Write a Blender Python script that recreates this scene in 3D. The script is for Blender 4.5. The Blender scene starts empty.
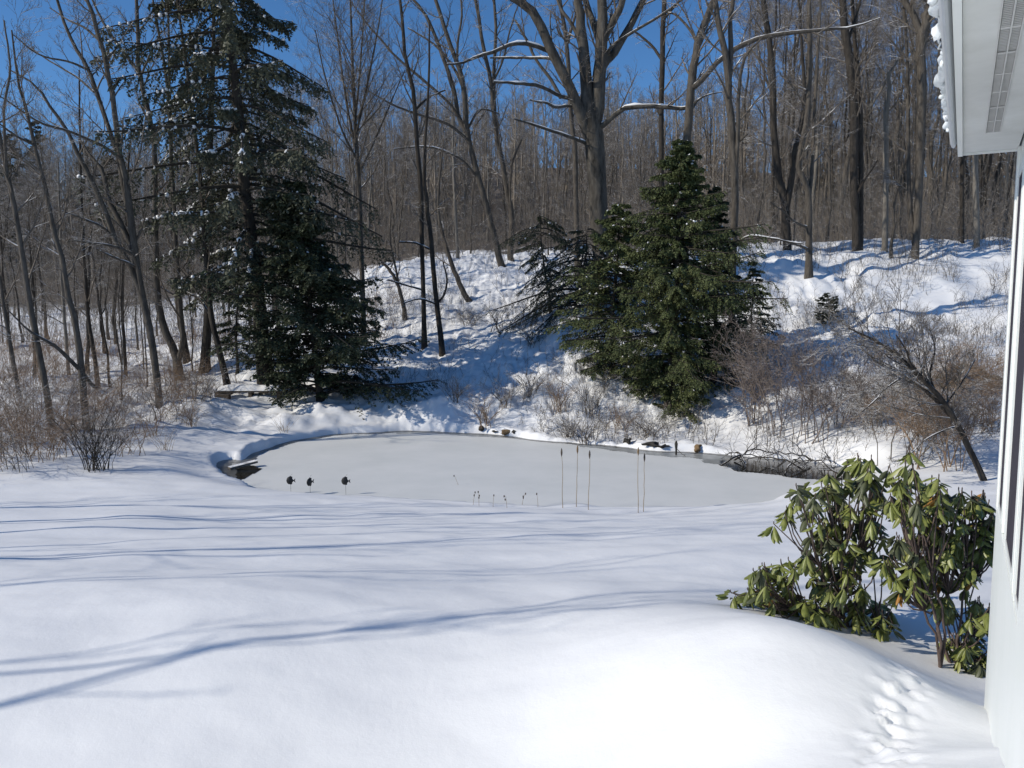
import bpy, math
import numpy as np
from math import radians, sin, cos, pi

C = bpy.context.scene.collection
F = 796.0
PITCH = radians(5.67)
CAMZ = 2.6
CP, SP = cos(PITCH), sin(PITCH)

# ------------------------------------------------------------------ picture <-> place
def ray(px, py):
    a = (px - 512) / F
    b = (384 - py) / F
    return np.array([a, CP + SP * b, -SP + CP * b])

def at(px, py, Y):
    r = ray(px, py)
    return r * (Y / r[1]) + np.array([0, 0, CAMZ])

def unit(v):
    v = np.asarray(v, float)
    return v / (np.linalg.norm(v, axis=-1, keepdims=True) + 1e-12)

# ------------------------------------------------------------------ smooth value noise
_tab = np.random.default_rng(99).random((256, 256))
def vnoise(x, y, seed=0):
    x = np.asarray(x, float) + seed * 17.31
    y = np.asarray(y, float) + seed * 9.77
    xi = np.floor(x).astype(int); yi = np.floor(y).astype(int)
    fx = x - xi; fy = y - yi
    fx = fx * fx * fx * (fx * (fx * 6 - 15) + 10); fy = fy * fy * fy * (fy * (fy * 6 - 15) + 10)
    a = _tab[xi & 255, yi & 255]; b = _tab[(xi + 1) & 255, yi & 255]
    c = _tab[xi & 255, (yi + 1) & 255]; d = _tab[(xi + 1) & 255, (yi + 1) & 255]
    return (a * (1 - fx) + b * fx) * (1 - fy) + (c * (1 - fx) + d * fx) * fy - 0.5
def fbm(x, y, o=4, seed=0):
    s = 0; a = 1.0
    for i in range(o):
        s = s + a * vnoise(x * 2 ** i, y * 2 ** i, seed + i * 3)
        a *= 0.5
    return s

# ------------------------------------------------------------------ mesh building
class MB:
    def __init__(s):
        s.v = []; s.f = []; s.m = []; s.n = 0
    def add(s, verts, quads, mat=0):
        verts = np.asarray(verts, float).reshape(-1, 3); quads = np.asarray(quads, int).reshape(-1, 4)
        s.v.append(verts); s.f.append(quads + s.n); s.m.append(np.full(len(quads), mat)); s.n += len(verts)
    def tubes(s, P, R, S=4, mat=0):
        P = np.asarray(P, float); R = np.asarray(R, float)
        if P.ndim == 2: P = P[None]; R = R[None]
        N, K, _ = P.shape
        if N == 0: return
        T = unit(np.gradient(P, axis=1))
        mean = unit(P[:, -1] - P[:, 0])
        ref = np.where((np.abs(mean[:, 2:3]) < 0.8), np.array([[0., 0, 1]]), np.array([[1., 0.1, 0]]))
        U = unit(np.cross(T, ref[:, None, :])); V = np.cross(T, U)
        ang = np.arange(S) * 2 * pi / S + 0.4
        ring = (P[:, :, None, :] + R[:, :, None, None] * (np.cos(ang)[None, None, :, None] * U[:, :, None, :]
                + np.sin(ang)[None, None, :, None] * V[:, :, None, :]))
        base = (np.arange(N) * K * S)[:, None, None]
        k = np.arange(K - 1)[None, :, None] * S
        j = np.arange(S)[None, None, :]; j2 = (j + 1) % S
        q = np.stack([base + k + j, base + k + j2, base + k + S + j2, base + k + S + j], -1)
        s.add(ring, q, mat)
    def box(s, c, size, ax=None, mat=0):
        c = np.asarray(c, float); h = np.asarray(size, float) / 2
        A = np.eye(3) if ax is None else np.asarray(ax, float)
        sg = np.array([[x, y, z] for z in (-1, 1) for y in (-1, 1) for x in (-1, 1)])
        v = c + (sg * h) @ A
        s.add(v, [[0, 2, 3, 1], [4, 5, 7, 6], [0, 1, 5, 4], [2, 6, 7, 3], [0, 4, 6, 2], [1, 3, 7, 5]], mat)
    def blob(s, c, r, seed=0, rough=0.2, nu=14, nv=9, mat=0):
        th = np.linspace(0, 2 * pi, nu, endpoint=False); ph = np.linspace(0.02, pi - 0.02, nv)
        TH, PH = np.meshgrid(th, ph)
        d = np.stack([np.cos(TH) * np.sin(PH), np.sin(TH) * np.sin(PH), np.cos(PH)], -1)
        w = 1 + rough * 2 * (vnoise(d[..., 0] * 1.7 + 5, d[..., 1] * 1.7 + d[..., 2] * 1.3, seed))
        v = np.asarray(c) + d * w[..., None] * np.asarray(r)
        i = np.arange(nv - 1)[:, None]; j = np.arange(nu)[None, :]; j2 = (j + 1) % nu
        s.add(v, np.stack([i * nu + j, (i + 1) * nu + j, (i + 1) * nu + j2, i * nu + j2], -1), mat)
    def build(s, name, mats, parent=None, smooth=True):
        me = bpy.data.meshes.new(name)
        v = np.concatenate(s.v); f = np.concatenate(s.f); m = np.concatenate(s.m)
        me.vertices.add(len(v)); me.vertices.foreach_set('co', v.astype(np.float32).ravel())
        me.loops.add(len(f) * 4); me.loops.foreach_set('vertex_index', f.astype(np.int32).ravel())
        me.polygons.add(len(f)); me.polygons.foreach_set('loop_start', np.arange(len(f), dtype=np.int32) * 4)
        me.polygons.foreach_set('material_index', m.astype(np.int32))
        me.polygons.foreach_set('use_smooth', np.full(len(f), smooth))
        for x in (mats if isinstance(mats, (list, tuple)) else [mats]): me.materials.append(x)
        me.update(calc_edges=True); me.validate()
        o = bpy.data.objects.new(name, me); C.objects.link(o)
        if parent is not None: o.parent = parent
        return o

def tag(o, label=None, cat=None, group=None, kind=None):
    if label: o['label'] = label
    if cat: o['category'] = cat
    if group: o['group'] = group
    if kind: o['kind'] = kind
    return o

def thing(name, label, cat, group=None, loc=(0, 0, 0)):
    o = bpy.data.objects.new(name, None); C.objects.link(o); o.location = [float(a) for a in loc]
    o.empty_display_size = 0.2
    return tag(o, label, cat, group)

# ------------------------------------------------------------------ materials
def newmat(name):
    m = bpy.data.materials.new(name); m.use_nodes = True
    nt = m.node_tree; b = nt.nodes['Principled BSDF']
    return m, nt, b
def N(nt, t, **k):
    n = nt.nodes.new(t)
    for a, v in k.items():
        if a.startswith('i_'): n.inputs[a[2:].replace('_', ' ')].default_value = v
        else: setattr(n, a, v)
    return n
def ramp(nt, stops):
    r = nt.nodes.new('ShaderNodeValToRGB'); e = r.color_ramp.elements
    while len(e) < len(stops): e.new(0.5)
    for el, (p, c) in zip(e, stops):
        el.position = p; el.color = (*c, 1) if len(c) == 3 else c
    return r
def mottled(name, c1, c2, scale=4, rough=0.8, bump=0.0, bscale=30, spec=0.3, stretch=None, c3=None, translucent=0):
    m, nt, b = newmat(name); L = nt.links.new
    tc = N(nt, 'ShaderNodeTexCoord'); mp = N(nt, 'ShaderNodeMapping')
    if stretch: mp.inputs['Scale'].default_value = stretch
    L(tc.outputs['Object'], mp.inputs[0])
    nz = N(nt, 'ShaderNodeTexNoise', i_Scale=scale, i_Detail=6.0, i_Roughness=0.65)
    L(mp.outputs[0], nz.inputs['Vector'])
    st = [(0.3, c1), (0.7, c2)] if c3 is None else [(0.3, c1), (0.52, c2), (0.72, c3)]
    r = ramp(nt, st); L(nz.outputs['Fac'], r.inputs[0]); L(r.outputs[0], b.inputs['Base Color'])
    b.inputs['Roughness'].default_value = rough; b.inputs['Specular IOR Level'].default_value = spec
    if bump:
        n2 = N(nt, 'ShaderNodeTexNoise', i_Scale=bscale, i_Detail=5.0); L(mp.outputs[0], n2.inputs['Vector'])
        bp = N(nt, 'ShaderNodeBump', i_Strength=bump, i_Distance=0.02); L(n2.outputs['Fac'], bp.inputs['Height'])
        L(bp.outputs[0], b.inputs['Normal'])
    return m
def bark(name, c1, c2, snow=0.62, patch=0.5, scale=3.0):
    """bark with snow lying on what faces up"""
    m, nt, b = newmat(name); L = nt.links.new
    tc = N(nt, 'ShaderNodeTexCoord'); mp = N(nt, 'ShaderNodeMapping'); mp.inputs['Scale'].default_value = (1, 1, 0.25)
    L(tc.outputs['Object'], mp.inputs[0])
    nz = N(nt, 'ShaderNodeTexNoise', i_Scale=scale * 3, i_Detail=8.0, i_Roughness=0.7); L(mp.outputs[0], nz.inputs['Vector'])
    r = ramp(nt, [(0.3, c1), (0.72, c2)]); L(nz.outputs['Fac'], r.inputs[0])
    g = N(nt, 'ShaderNodeNewGeometry'); sx = N(nt, 'ShaderNodeSeparateXYZ'); L(g.outputs['Normal'], sx.inputs[0])
    n2 = N(nt, 'ShaderNodeTexNoise', i_Scale=2.6, i_Detail=3.0); L(g.outputs['Position'], n2.inputs['Vector'])
    ad = N(nt, 'ShaderNodeMath', operation='MULTIPLY_ADD'); L(n2.outputs['Fac'], ad.inputs[0]); ad.inputs[1].default_value = patch * 2; ad.inputs[2].default_value = -patch
    a2 = N(nt, 'ShaderNodeMath', operation='ADD'); L(ad.outputs[0], a2.inputs[0]); L(sx.outputs['Z'], a2.inputs[1])
    r2 = ramp(nt, [(snow, (0, 0, 0)), (min(0.99, snow + 0.12), (1, 1, 1))]); L(a2.outputs[0], r2.inputs[0])
    mx = N(nt, 'ShaderNodeMix', data_type='RGBA'); L(r2.outputs[0], mx.inputs['Factor']); L(r.outputs[0], mx.inputs['A'])
    mx.inputs['B'].default_value = (0.82, 0.83, 0.84, 1); L(mx.outputs['Result'], b.inputs['Base Color'])
    b.inputs['Roughness'].default_value = 0.9; b.inputs['Specular IOR Level'].default_value = 0.15
    n3 = N(nt, 'ShaderNodeTexNoise', i_Scale=scale * 8, i_Detail=6.0); L(mp.outputs[0], n3.inputs['Vector'])
    bp = N(nt, 'ShaderNodeBump', i_Strength=0.6, i_Distance=0.04); L(n3.outputs['Fac'], bp.inputs['Height']); L(bp.outputs[0], b.inputs['Normal'])
    return m

def snow_ground_mat():
    m, nt, b = newmat('snow'); L = nt.links.new
    g = N(nt, 'ShaderNodeNewGeometry')
    nz = N(nt, 'ShaderNodeTexNoise', i_Scale=7.0, i_Detail=6.0, i_Roughness=0.6); L(g.outputs['Position'], nz.inputs['Vector'])
    n2 = N(nt, 'ShaderNodeTexNoise', i_Scale=90.0, i_Detail=3.0); L(g.outputs['Position'], n2.inputs['Vector'])
    ad = N(nt, 'ShaderNodeMath', operation='MULTIPLY_ADD'); L(n2.outputs['Fac'], ad.inputs[0]); ad.inputs[1].default_value = 0.12; L(nz.outputs['Fac'], ad.inputs[2])
    bp = N(nt, 'ShaderNodeBump', i_Strength=0.3, i_Distance=0.02); L(ad.outputs[0], bp.inputs['Height']); L(bp.outputs[0], b.inputs['Normal'])
    # leaf litter showing through the snow cover on the wooded hill
    sx = N(nt, 'ShaderNodeSeparateXYZ'); L(g.outputs['Position'], sx.inputs[0])
    n3 = N(nt, 'ShaderNodeTexNoise', i_Scale=0.35, i_Detail=8.0, i_Roughness=0.7); L(g.outputs['Position'], n3.inputs['Vector'])
    mr = N(nt, 'ShaderNodeMapRange'); mr.inputs['From Min'].default_value = 46; mr.inputs['From Max'].default_value = 78
    mr.inputs['To Min'].default_value = -0.45; mr.inputs['To Max'].default_value = 0.45
    L(sx.outputs['Y'], mr.inputs['Value'])
    a3 = N(nt, 'ShaderNodeMath', operation='ADD'); L(mr.outputs[0], a3.inputs[0]); L(n3.outputs['Fac'], a3.inputs[1])
    r = ramp(nt, [(0.5, (0, 0, 0)), (0.62, (1, 1, 1))]); L(a3.outputs[0], r.inputs[0])
    mx = N(nt, 'ShaderNodeMix', data_type='RGBA'); L(r.outputs[0], mx.inputs['Factor'])
    mx.inputs['A'].default_value = (0.84, 0.85, 0.86, 1); mx.inputs['B'].default_value = (0.13, 0.11, 0.09, 1)
    L(mx.outputs['Result'], b.inputs['Base Color'])
    b.inputs['Roughness'].default_value = 0.75; b.inputs['Specular IOR Level'].default_value = 0.25
    return m

M = {}
M['snow_ground'] = snow_ground_mat()
M['snow'] = mottled('snow_lump', (0.82, 0.83, 0.84), (0.87, 0.87, 0.87), 6, 0.7, 0.4, 40)
M['ice'] = mottled('pond_ice', (0.66, 0.68, 0.67), (0.75, 0.76, 0.75), 0.6, 0.55, 0.05, 20, 0.3)
M['slush'] = mottled('wet_ice', (0.16, 0.17, 0.17), (0.42, 0.44, 0.44), 1.6, 0.35, 0.1, 10, 0.5)
M['slush_dark'] = mottled('wet_shore', (0.03, 0.03, 0.028), (0.2, 0.2, 0.19), 2.2, 0.3, 0.1, 10, 0.5)
M['water'] = mottled('dark_water', (0.012, 0.013, 0.012), (0.025, 0.024, 0.02), 3, 0.08, 0.06, 6, 0.5)
M['bark_grey'] = bark('bark_grey', (0.036, 0.031, 0.026), (0.14, 0.123, 0.103), 0.74, 0.5)
M['bark_dark'] = bark('bark_dark', (0.022, 0.019, 0.016), (0.075, 0.065, 0.055), 0.78, 0.5)
M['bark_pale'] = bark('bark_pale', (0.1, 0.09, 0.077), (0.24, 0.22, 0.19), 0.8, 0.4)
M['limb_dark'] = mottled('conifer_limb', (0.02, 0.018, 0.014), (0.06, 0.052, 0.042), 5, 0.9)
M['bark_oak'] = bark('bark_oak', (0.02, 0.018, 0.015), (0.15, 0.135, 0.115), 0.74, 0.5, 1.3)
M['twig'] = bark('twig_grey', (0.08, 0.067, 0.054), (0.21, 0.178, 0.145), 0.7, 0.9)
M['twig_red'] = bark('twig_red', (0.17, 0.115, 0.075), (0.36, 0.26, 0.18), 0.95, 0.5)
M['twig_purple'] = bark('twig_purple', (0.14, 0.112, 0.096), (0.3, 0.25, 0.22), 0.97, 0.5)
M['dead'] = mottled('dead_stem', (0.2, 0.145, 0.085), (0.4, 0.3, 0.18), 8, 0.85)
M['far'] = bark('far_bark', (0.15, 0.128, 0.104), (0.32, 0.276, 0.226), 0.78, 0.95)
M['hemlock'] = mottled('hemlock_needles', (0.036, 0.05, 0.022), (0.09, 0.11, 0.042), 1.6, 0.65, 0, 0, 0.25, c3=(0.15, 0.16, 0.068))
M['dark_needles'] = mottled('dark_needles', (0.024, 0.033, 0.019), (0.062, 0.076, 0.038), 1.3, 0.6, 0, 0, 0.3)
M['spruce'] = mottled('spruce_needles', (0.042, 0.048, 0.032), (0.105, 0.11, 0.068), 1.3, 0.6, 0, 0, 0.3)
M['far_needles'] = mottled('far_needles', (0.03, 0.038, 0.02), (0.06, 0.066, 0.035), 0.5, 0.7, 0, 0, 0.2)
M['rhodo'] = mottled('rhododendron_leaf', (0.065, 0.085, 0.02), (0.18, 0.205, 0.052), 11, 0.42, 0, 0, 0.45, c3=(0.26, 0.265, 0.09))
M['rhodo_dark'] = mottled('rhododendron_old_leaf', (0.045, 0.055, 0.028), (0.09, 0.1, 0.048), 9, 0.45, 0, 0, 0.4)
M['yellowed'] = mottled('yellowed_leaf', (0.3, 0.13, 0.03), (0.42, 0.24, 0.06), 9, 0.45)
M['stem'] = mottled('stem_bark', (0.06, 0.045, 0.038), (0.15, 0.11, 0.095), 12, 0.8)
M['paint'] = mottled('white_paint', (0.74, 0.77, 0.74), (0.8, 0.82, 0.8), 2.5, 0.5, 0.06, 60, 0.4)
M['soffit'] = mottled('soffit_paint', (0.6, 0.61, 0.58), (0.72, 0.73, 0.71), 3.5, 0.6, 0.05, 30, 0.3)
M['gutter'] = mottled('gutter_metal', (0.5, 0.52, 0.53), (0.6, 0.62, 0.63), 4, 0.4, 0.03, 30, 0.5)
M['screen'] = mottled('dark_screen', (0.035, 0.03, 0.042), (0.05, 0.045, 0.06), 5, 0.7)
M['vent_dark'] = mottled('vent_mesh', (0.1, 0.1, 0.1), (0.2, 0.2, 0.2), 60, 0.7)
M['vent_frame'] = mottled('vent_frame', (0.55, 0.55, 0.53), (0.62, 0.62, 0.6), 10, 0.5)
M['roofing'] = mottled('roof_shingle', (0.05, 0.05, 0.05), (0.1, 0.1, 0.1), 20, 0.9)
M['ice_clear'] = mottled('gutter_ice', (0.74, 0.8, 0.8), (0.86, 0.88, 0.88), 12, 0.25, 0.3, 25, 0.5)
M['rock_brown'] = mottled('brown_rock', (0.13, 0.085, 0.045), (0.28, 0.19, 0.1), 6, 0.9, 0.5, 20)
M['rock_dark'] = mottled('dark_rock', (0.02, 0.02, 0.018), (0.06, 0.055, 0.048), 6, 0.8, 0.5, 20)
M['wood'] = mottled('weathered_wood', (0.05, 0.04, 0.032), (0.14, 0.115, 0.09), 6, 0.85, 0.4, 30, stretch=(1, 6, 6))
M['black_metal'] = mottled('black_metal', (0.015, 0.016, 0.017), (0.035, 0.036, 0.036), 14, 0.5)
M['rod'] = mottled('thin_rod', (0.2, 0.2, 0.19), (0.3, 0.3, 0.28), 9, 0.5)
M['olive'] = mottled('olive_needles', (0.04, 0.042, 0.018), (0.1, 0.095, 0.045), 3, 0.7)
M['lichen'] = mottled('lichen', (0.09, 0.1, 0.05), (0.18, 0.18, 0.1), 6, 0.9)

# ------------------------------------------------------------------ terrain
WD = np.array([sin(radians(29.43)), cos(radians(29.43))])       # along the house wall
WN = np.array([-WD[1], WD[0]])                                   # out of the house wall
WOFF = 0.23                                                      # the camera stands this far out from the wall

ctrl_px = [
    (0, 768, 4.3), (256, 768, 4.3), (512, 768, 4.25), (700, 768, 3.75), (840, 768, 3.3),
    (900, 700, 4.16), (940, 740, 3.7), (960, 768, 3.1), (930, 690, 4.2),
    (640, 660, 4.7), (760, 640, 4.55), (790, 622, 4.75), (850, 645, 4.62), (700, 614, 5.2), (700, 700, 4.15),
    (512, 640, 5.35), (512, 600, 6.4), (512, 560, 8.5), (512, 530, 11.5), (500, 506, 15.9),
    (256, 640, 5.4), (256, 560, 8.5), (256, 525, 12.0),
    (0, 640, 5.4), (0, 560, 8.5), (0, 520, 12.0), (0, 490, 15.5), (150, 480, 17), (200, 440, 23), (250, 415, 27),
    (268, 390, 30), (740, 540, 9.6), (760, 512, 14), (800, 489, 17.3), (640, 512, 16),
    (937, 668, 5.44), (880, 622, 6.3), (760, 606, 6.3), (960, 580, 7.5), (950, 480, 17), (985, 480, 17), (900, 440, 21), (1000, 400, 24),
    (900, 380, 25.5), (830, 445, 21.8), (860, 330, 31), (950, 330, 31), (850, 268, 38), (980, 262, 38), (760, 262, 39),
    (1010, 280, 36), (590, 430, 26), (640, 425, 26), (700, 420, 26), (560, 380, 29), (480, 400, 28.5), (480, 350, 36), (442, 357, 35),
    (400, 320, 40), (400, 268, 52), (505, 268, 52), (600, 275, 38), (540, 305, 41), (730, 362, 30),
    (200, 375, 33), (100, 400, 28), (0, 440, 21), (0, 400, 27), (100, 340, 45), (0, 330, 50), (150, 302, 65), (300, 312, 50), (0, 290, 85),
]
ctrl = [tuple(at(*c)) for c in ctrl_px]
ctrl += [(-120, 120, 8), (-60, 130, 13), (0, 90, 11), (0, 130, 20), (60, 90, 11.5), (60, 130, 20), (120, 120, 20), (0, 200, 36),
         (-100, 200, 28), (100, 200, 34), (-40, 80, 5), (40, 60, 7), (70, 60, 8), (20, 60, 6.5), (-200, 150, 20), (200, 100, 20), (-300, 300, 40), (300, 300, 45), (0, 320, 45),
         (0, 0, .3), (-10, 0, .2), (-25, -10, .4), (5, -6, .3), (-22, 6, 0), (-16, 12, -.6), (10, 0, .2), (-60, -40, 2), (60, -40, 2),
         (-60, 0, 1), (20, 8, -.2), (26, 18, -.4), (40, 32, 4.2), (-30, 25, -.9), (-60, 40, 1.2), (60, 20, 3), (3.0, 2.0, 1.0), (0, -40, 1)]
for _d, _z in ((5.45, .12), (4.6, .42), (3.9, .72), (3.3, .95), (2.4, 1.0)):
    ctrl.append((*(WD * _d + WN * (.04 - WOFF)), _z))
ctrl = np.array(ctrl)
def _phi(r2): return 0.5 * r2 * np.log(r2 + 1e-9)
_sc = 30.0
_cx = ctrl[:, :2] / _sc
_d2 = ((_cx[:, None] - _cx[None]) ** 2).sum(-1)
_n = len(_cx)
_A = np.zeros((_n + 3, _n + 3)); _A[:_n, :_n] = _phi(_d2) + np.eye(_n) * 2e-4
_A[:_n, _n] = 1; _A[:_n, _n + 1:] = _cx; _A[_n, :_n] = 1; _A[_n + 1:, :_n] = _cx.T
_w = np.linalg.solve(_A, np.concatenate([ctrl[:, 2], [0, 0, 0]]))
def tps(x, y):
    sh = np.shape(x); p = np.stack([np.ravel(x), np.ravel(y)], -1) / _sc
    out = np.empty(len(p))
    for i in range(0, len(p), 40000):
        q = p[i:i + 40000]
        out[i:i + 40000] = _phi(((q[:, None] - _cx[None]) ** 2).sum(-1)) @ _w[:_n] + _w[_n] + q @ _w[_n + 1:]
    return out.reshape(sh)

POND_Z = -1.75
def on_level(px, py, z):
    r = ray(px, py); t = (z - CAMZ) / r[2]
    return r * t + np.array([0, 0, CAMZ])
pond_px = [(236, 480), (226, 468), (224, 460), (238, 463), (247, 462), (262, 452), (285, 443), (320, 437), (365, 433), (410, 431), (450, 432),
           (500, 436), (550, 442), (600, 446), (650, 451), (690, 453), (730, 455), (770, 459), (810, 464), (850, 470), (862, 479), (835, 489), (806, 493),
           (784, 500), (760, 506), (700, 511), (640, 512), (560, 511), (480, 506), (400, 501), (320, 498), (262, 493)]
pond = np.array([on_level(a, b, POND_Z)[:2] for a, b in pond_px])
# smooth the outline a little
def chaikin(p, n=2):
    for _ in range(n):
        q = np.roll(p, -1, 0); p = np.stack([p * .75 + q * .25, p * .25 + q * .75], 1).reshape(-1, 2)
    return p
pond = chaikin(pond, 1)
def poly_sd(x, y, poly):
    sh = np.shape(x); x = np.ravel(x); y = np.ravel(y)
    d = np.full(len(x), 1e9); ins = np.zeros(len(x), bool)
    n = len(poly)
    for i in range(n):
        a = poly[i]; b = poly[(i + 1) % n]; e = b - a
        t = np.clip(((x - a[0]) * e[0] + (y - a[1]) * e[1]) / (e @ e), 0, 1)
        d = np.minimum(d, np.hypot(x - a[0] - t * e[0], y - a[1] - t * e[1]))
        if abs(e[1]) > 1e-9:
            c = ((a[1] > y) != (b[1] > y)) & (x < e[0] * (y - a[1]) / e[1] + a[0]); ins ^= c
    return np.where(ins, -d, d).reshape(sh)
def sstep(a, b, x):
    t = np.clip((x - a) / (b - a), 0, 1); return t * t * (3 - 2 * t)
def ht(x, y, fine=True):
    x = np.asarray(x, float); y = np.asarray(y, float)
    z = tps(x, y)
    near = 1 - sstep(16, 24, y)
    if fine:
        # wind drift waves on the lawn
        z = z + near * (0.075 * fbm(x * .38 + .1 * y, y * .75 - .12 * x, 3, 1) + .03 * fbm(x * 1.1, y * 1.9, 3, 5))
        far = sstep(22, 27, y) * (1 - sstep(60, 80, y))
        z = z + far * (  .45 * fbm(x * .5, y * .5, 3, 8) + .32 * np.abs(fbm(x * 1.5, y * 1.5, 4, 11)) + .05 * fbm(x * 6, y * 6, 2, 14))
        left = sstep(-8, -13, x) * sstep(14, 19, y)
        z = z + left * .14 * fbm(x * 1.1, y * 1.1, 3, 17)
    # churned snow under the drip line of the eave
    d = x * WD[0] + y * WD[1]; n = x * WN[0] + y * WN[1] + WOFF
    dd = np.exp(-((n - .42 - .05 * vnoise(d * 2, d * 0, 26)) / .12) ** 2) * sstep(2.6, 3.4, d) * (1 - sstep(5.0, 5.7, d))
    if fine: z = z + dd * (.042 * fbm(x * 9.5, y * 9.5, 2, 21) + .05 * vnoise(x * 19, y * 19, 25) - .02)
    sd = poly_sd(x, y, pond) + .28 * fbm(x * .55, y * .55, 3, 33)
    bank = POND_Z + .09 + .3 * np.clip(fbm(x * .35, y * .35, 3, 30) + .1, -.2, 1) + .1 * sstep(19, 17, y)
    wd = 1.5 + 1.2 * vnoise(x * .4, y * .4, 36)
    if fine: bank = bank + sstep(21, 24, y) * (.16 * np.abs(fbm(x * 2.2, y * 2.2, 3, 40)))
    e = sstep(-.15 * wd, wd, sd)
    z = np.where(sd > -.3, np.maximum(z, bank) * e + bank * (1 - e), z)
    k = sstep(.16, -.05, sd)
    z = z * (1 - k) + (POND_Z - .35) * k
    return z
def hz(x, y): return float(ht(np.array([x]), np.array([y]))[0])
def ground(px, py, y0=3.0, y1=140):
    r = ray(px, py); Y = np.linspace(y0, y1, 3000) if y1 > 40 else np.linspace(y0, y1, 800)
    X = r[0] / r[1] * Y; Z = CAMZ + r[2] / r[1] * Y
    H = ht(X, Y); b = np.nonzero(H >= Z)[0]
    i = b[0] if len(b) else len(Y) - 1
    return np.array([X[i], Y[i], H[i]])

def axis_pts(lo, hi, c, n, s):
    t0 = np.arcsinh((lo - c) / s); t1 = np.arcsinh((hi - c) / s)
    return c + s * np.sinh(np.linspace(t0, t1, n))
def steps(*seg):
    return np.concatenate([np.arange(a_, b_, st) for a_, b_, st in seg])
gx = steps((-420, -60, 12), (-60, -22, .6), (-22, -5, .13), (-5, 1.2, .055), (1.2, 2.9, .024), (2.9, 5, .05), (5, 16, .11), (16, 42, .35), (42, 420, 12))
gy = steps((-120, -6, 6), (-6, 3, .3), (3, 5.2, .027), (5.2, 8, .05), (8, 16, .08), (16, 32, .11), (32, 60, .25), (60, 130, 1.2), (130, 420, 8))
GX, GY = np.meshgrid(gx, gy)
GZ = ht(GX, GY)
mb = MB(); nx = len(gx); ny = len(gy)
i = np.arange(ny - 1)[:, None] * nx; j = np.arange(nx - 1)[None]
mb.add(np.stack([GX, GY, GZ], -1), np.stack([i + j, i + j + 1, i + nx + j + 1, i + nx + j], -1))
tag(mb.build('snow_ground', M['snow_ground']), 'deep snow cover over the sloping yard and the wooded hill', 'snow', kind='structure')

def sheet(name, poly, z, m, label, cat, inset=0.0, seed=0, step=.25, wob=0.0):
    """flat sheet filled from an outline as a fine grid clipped by signed distance"""
    lo = poly.min(0) - .5; hi = poly.max(0) + .5
    xs = np.arange(lo[0], hi[0], step); ys = np.arange(lo[1], hi[1], step)
    X, Y = np.meshgrid(xs, ys)
    sd = poly_sd(X + step / 2, Y + step / 2, poly) + wob * fbm(X * 1.3, Y * 1.3, 3, seed)
    ok = sd[:-1, :-1] < inset
    n = len(xs)
    ii, jj = np.nonzero(ok)
    q = np.stack([ii * n + jj, ii * n + jj + 1, (ii + 1) * n + jj + 1, (ii + 1) * n + jj], -1)
    b = MB(); b.add(np.stack([X, Y, np.full_like(X, z)], -1), q)
    return tag(b.build(name, m), label, cat, kind='structure')
sheet('pond_ice', pond, POND_Z, M['ice'], 'flat pale grey ice over the garden pond', 'ice', inset=.3)
wet = np.array([on_level(a, b, POND_Z)[:2] for a, b in [(560, 441), (640, 448), (690, 450), (760, 454), (880, 466), (880, 484), (800, 477), (765, 470), (715, 463), (690, 459), (640, 453.5), (570, 444.5)]])
sheet('wet_ice', wet, POND_Z + .004, M['slush'], 'grey wet ice along the far right shore of the pond', 'ice', step=.07, wob=.5, seed=4)
dark = np.array([on_level(a, b, POND_Z)[:2] for a, b in [(722, 461), (745, 457), (800, 461), (880, 470), (872, 486), (812, 480), (770, 474), (738, 471), (722, 466)]])
sheet('open_water', dark, POND_Z + .008, M['water'], 'dark unfrozen water along the right shore of the pond', 'water', step=.05, wob=.45, seed=9)
inl = np.array([on_level(a, b, POND_Z)[:2] for a, b in [(218, 455), (249, 460), (246, 465), (262, 469), (256, 473), (238, 482), (224, 476)]])
sheet('inlet_water', inl, POND_Z + .008, M['water'], 'dark open water of the small inlet under the snow bank', 'water', step=.05, wob=.1, seed=12)
shade = np.array([on_level(a, b, POND_Z)[:2] for a, b in [(400, 428), (455, 430), (505, 433), (560, 440), (560, 442.5), (500, 437.5), (450, 434.5), (400, 433.5)]])
sheet('shore_shade', shade, POND_Z + .004, M['slush'], 'dark sheet painting the shade along the far shore of the pond', 'ice', step=.06, wob=.3, seed=14)  # shadow band on the ice, painted as a dark sheet in the wet ice colour

# thin dark wet line where the ice meets the far bank
def wet_edge():
    st = .045; lo = pond.min(0) - .6; hi = pond.max(0) + .6
    xs = np.arange(lo[0], hi[0], st); ys = np.arange(lo[1], hi[1], st); X, Y = np.meshgrid(xs, ys)
    sd = poly_sd(X, Y, pond) + .28 * fbm(X * .55, Y * .55, 3, 33)
    w = .10 + .22 * np.clip(vnoise(X * .45, Y * .45, 50) + .15, 0, 1) + .06 * vnoise(X * 4, Y * 4, 51)
    far = (Y > 20.4 + .12 * X) & (X < 7.5)
    ok = ((sd > -w) & (sd < .5) & far)[:-1, :-1]; n = len(xs); ii, jj = np.nonzero(ok)
    b = MB(); b.add(np.stack([X, Y, np.full_like(X, POND_Z + .012)], -1), np.stack([ii * n + jj, ii * n + jj + 1, (ii + 1) * n + jj + 1, (ii + 1) * n + jj], -1))
    tag(b.build('wet_edge', M['slush_dark']), 'thin dark wet line between the ice and the far snow bank', 'water', kind='structure')
wet_edge()

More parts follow.
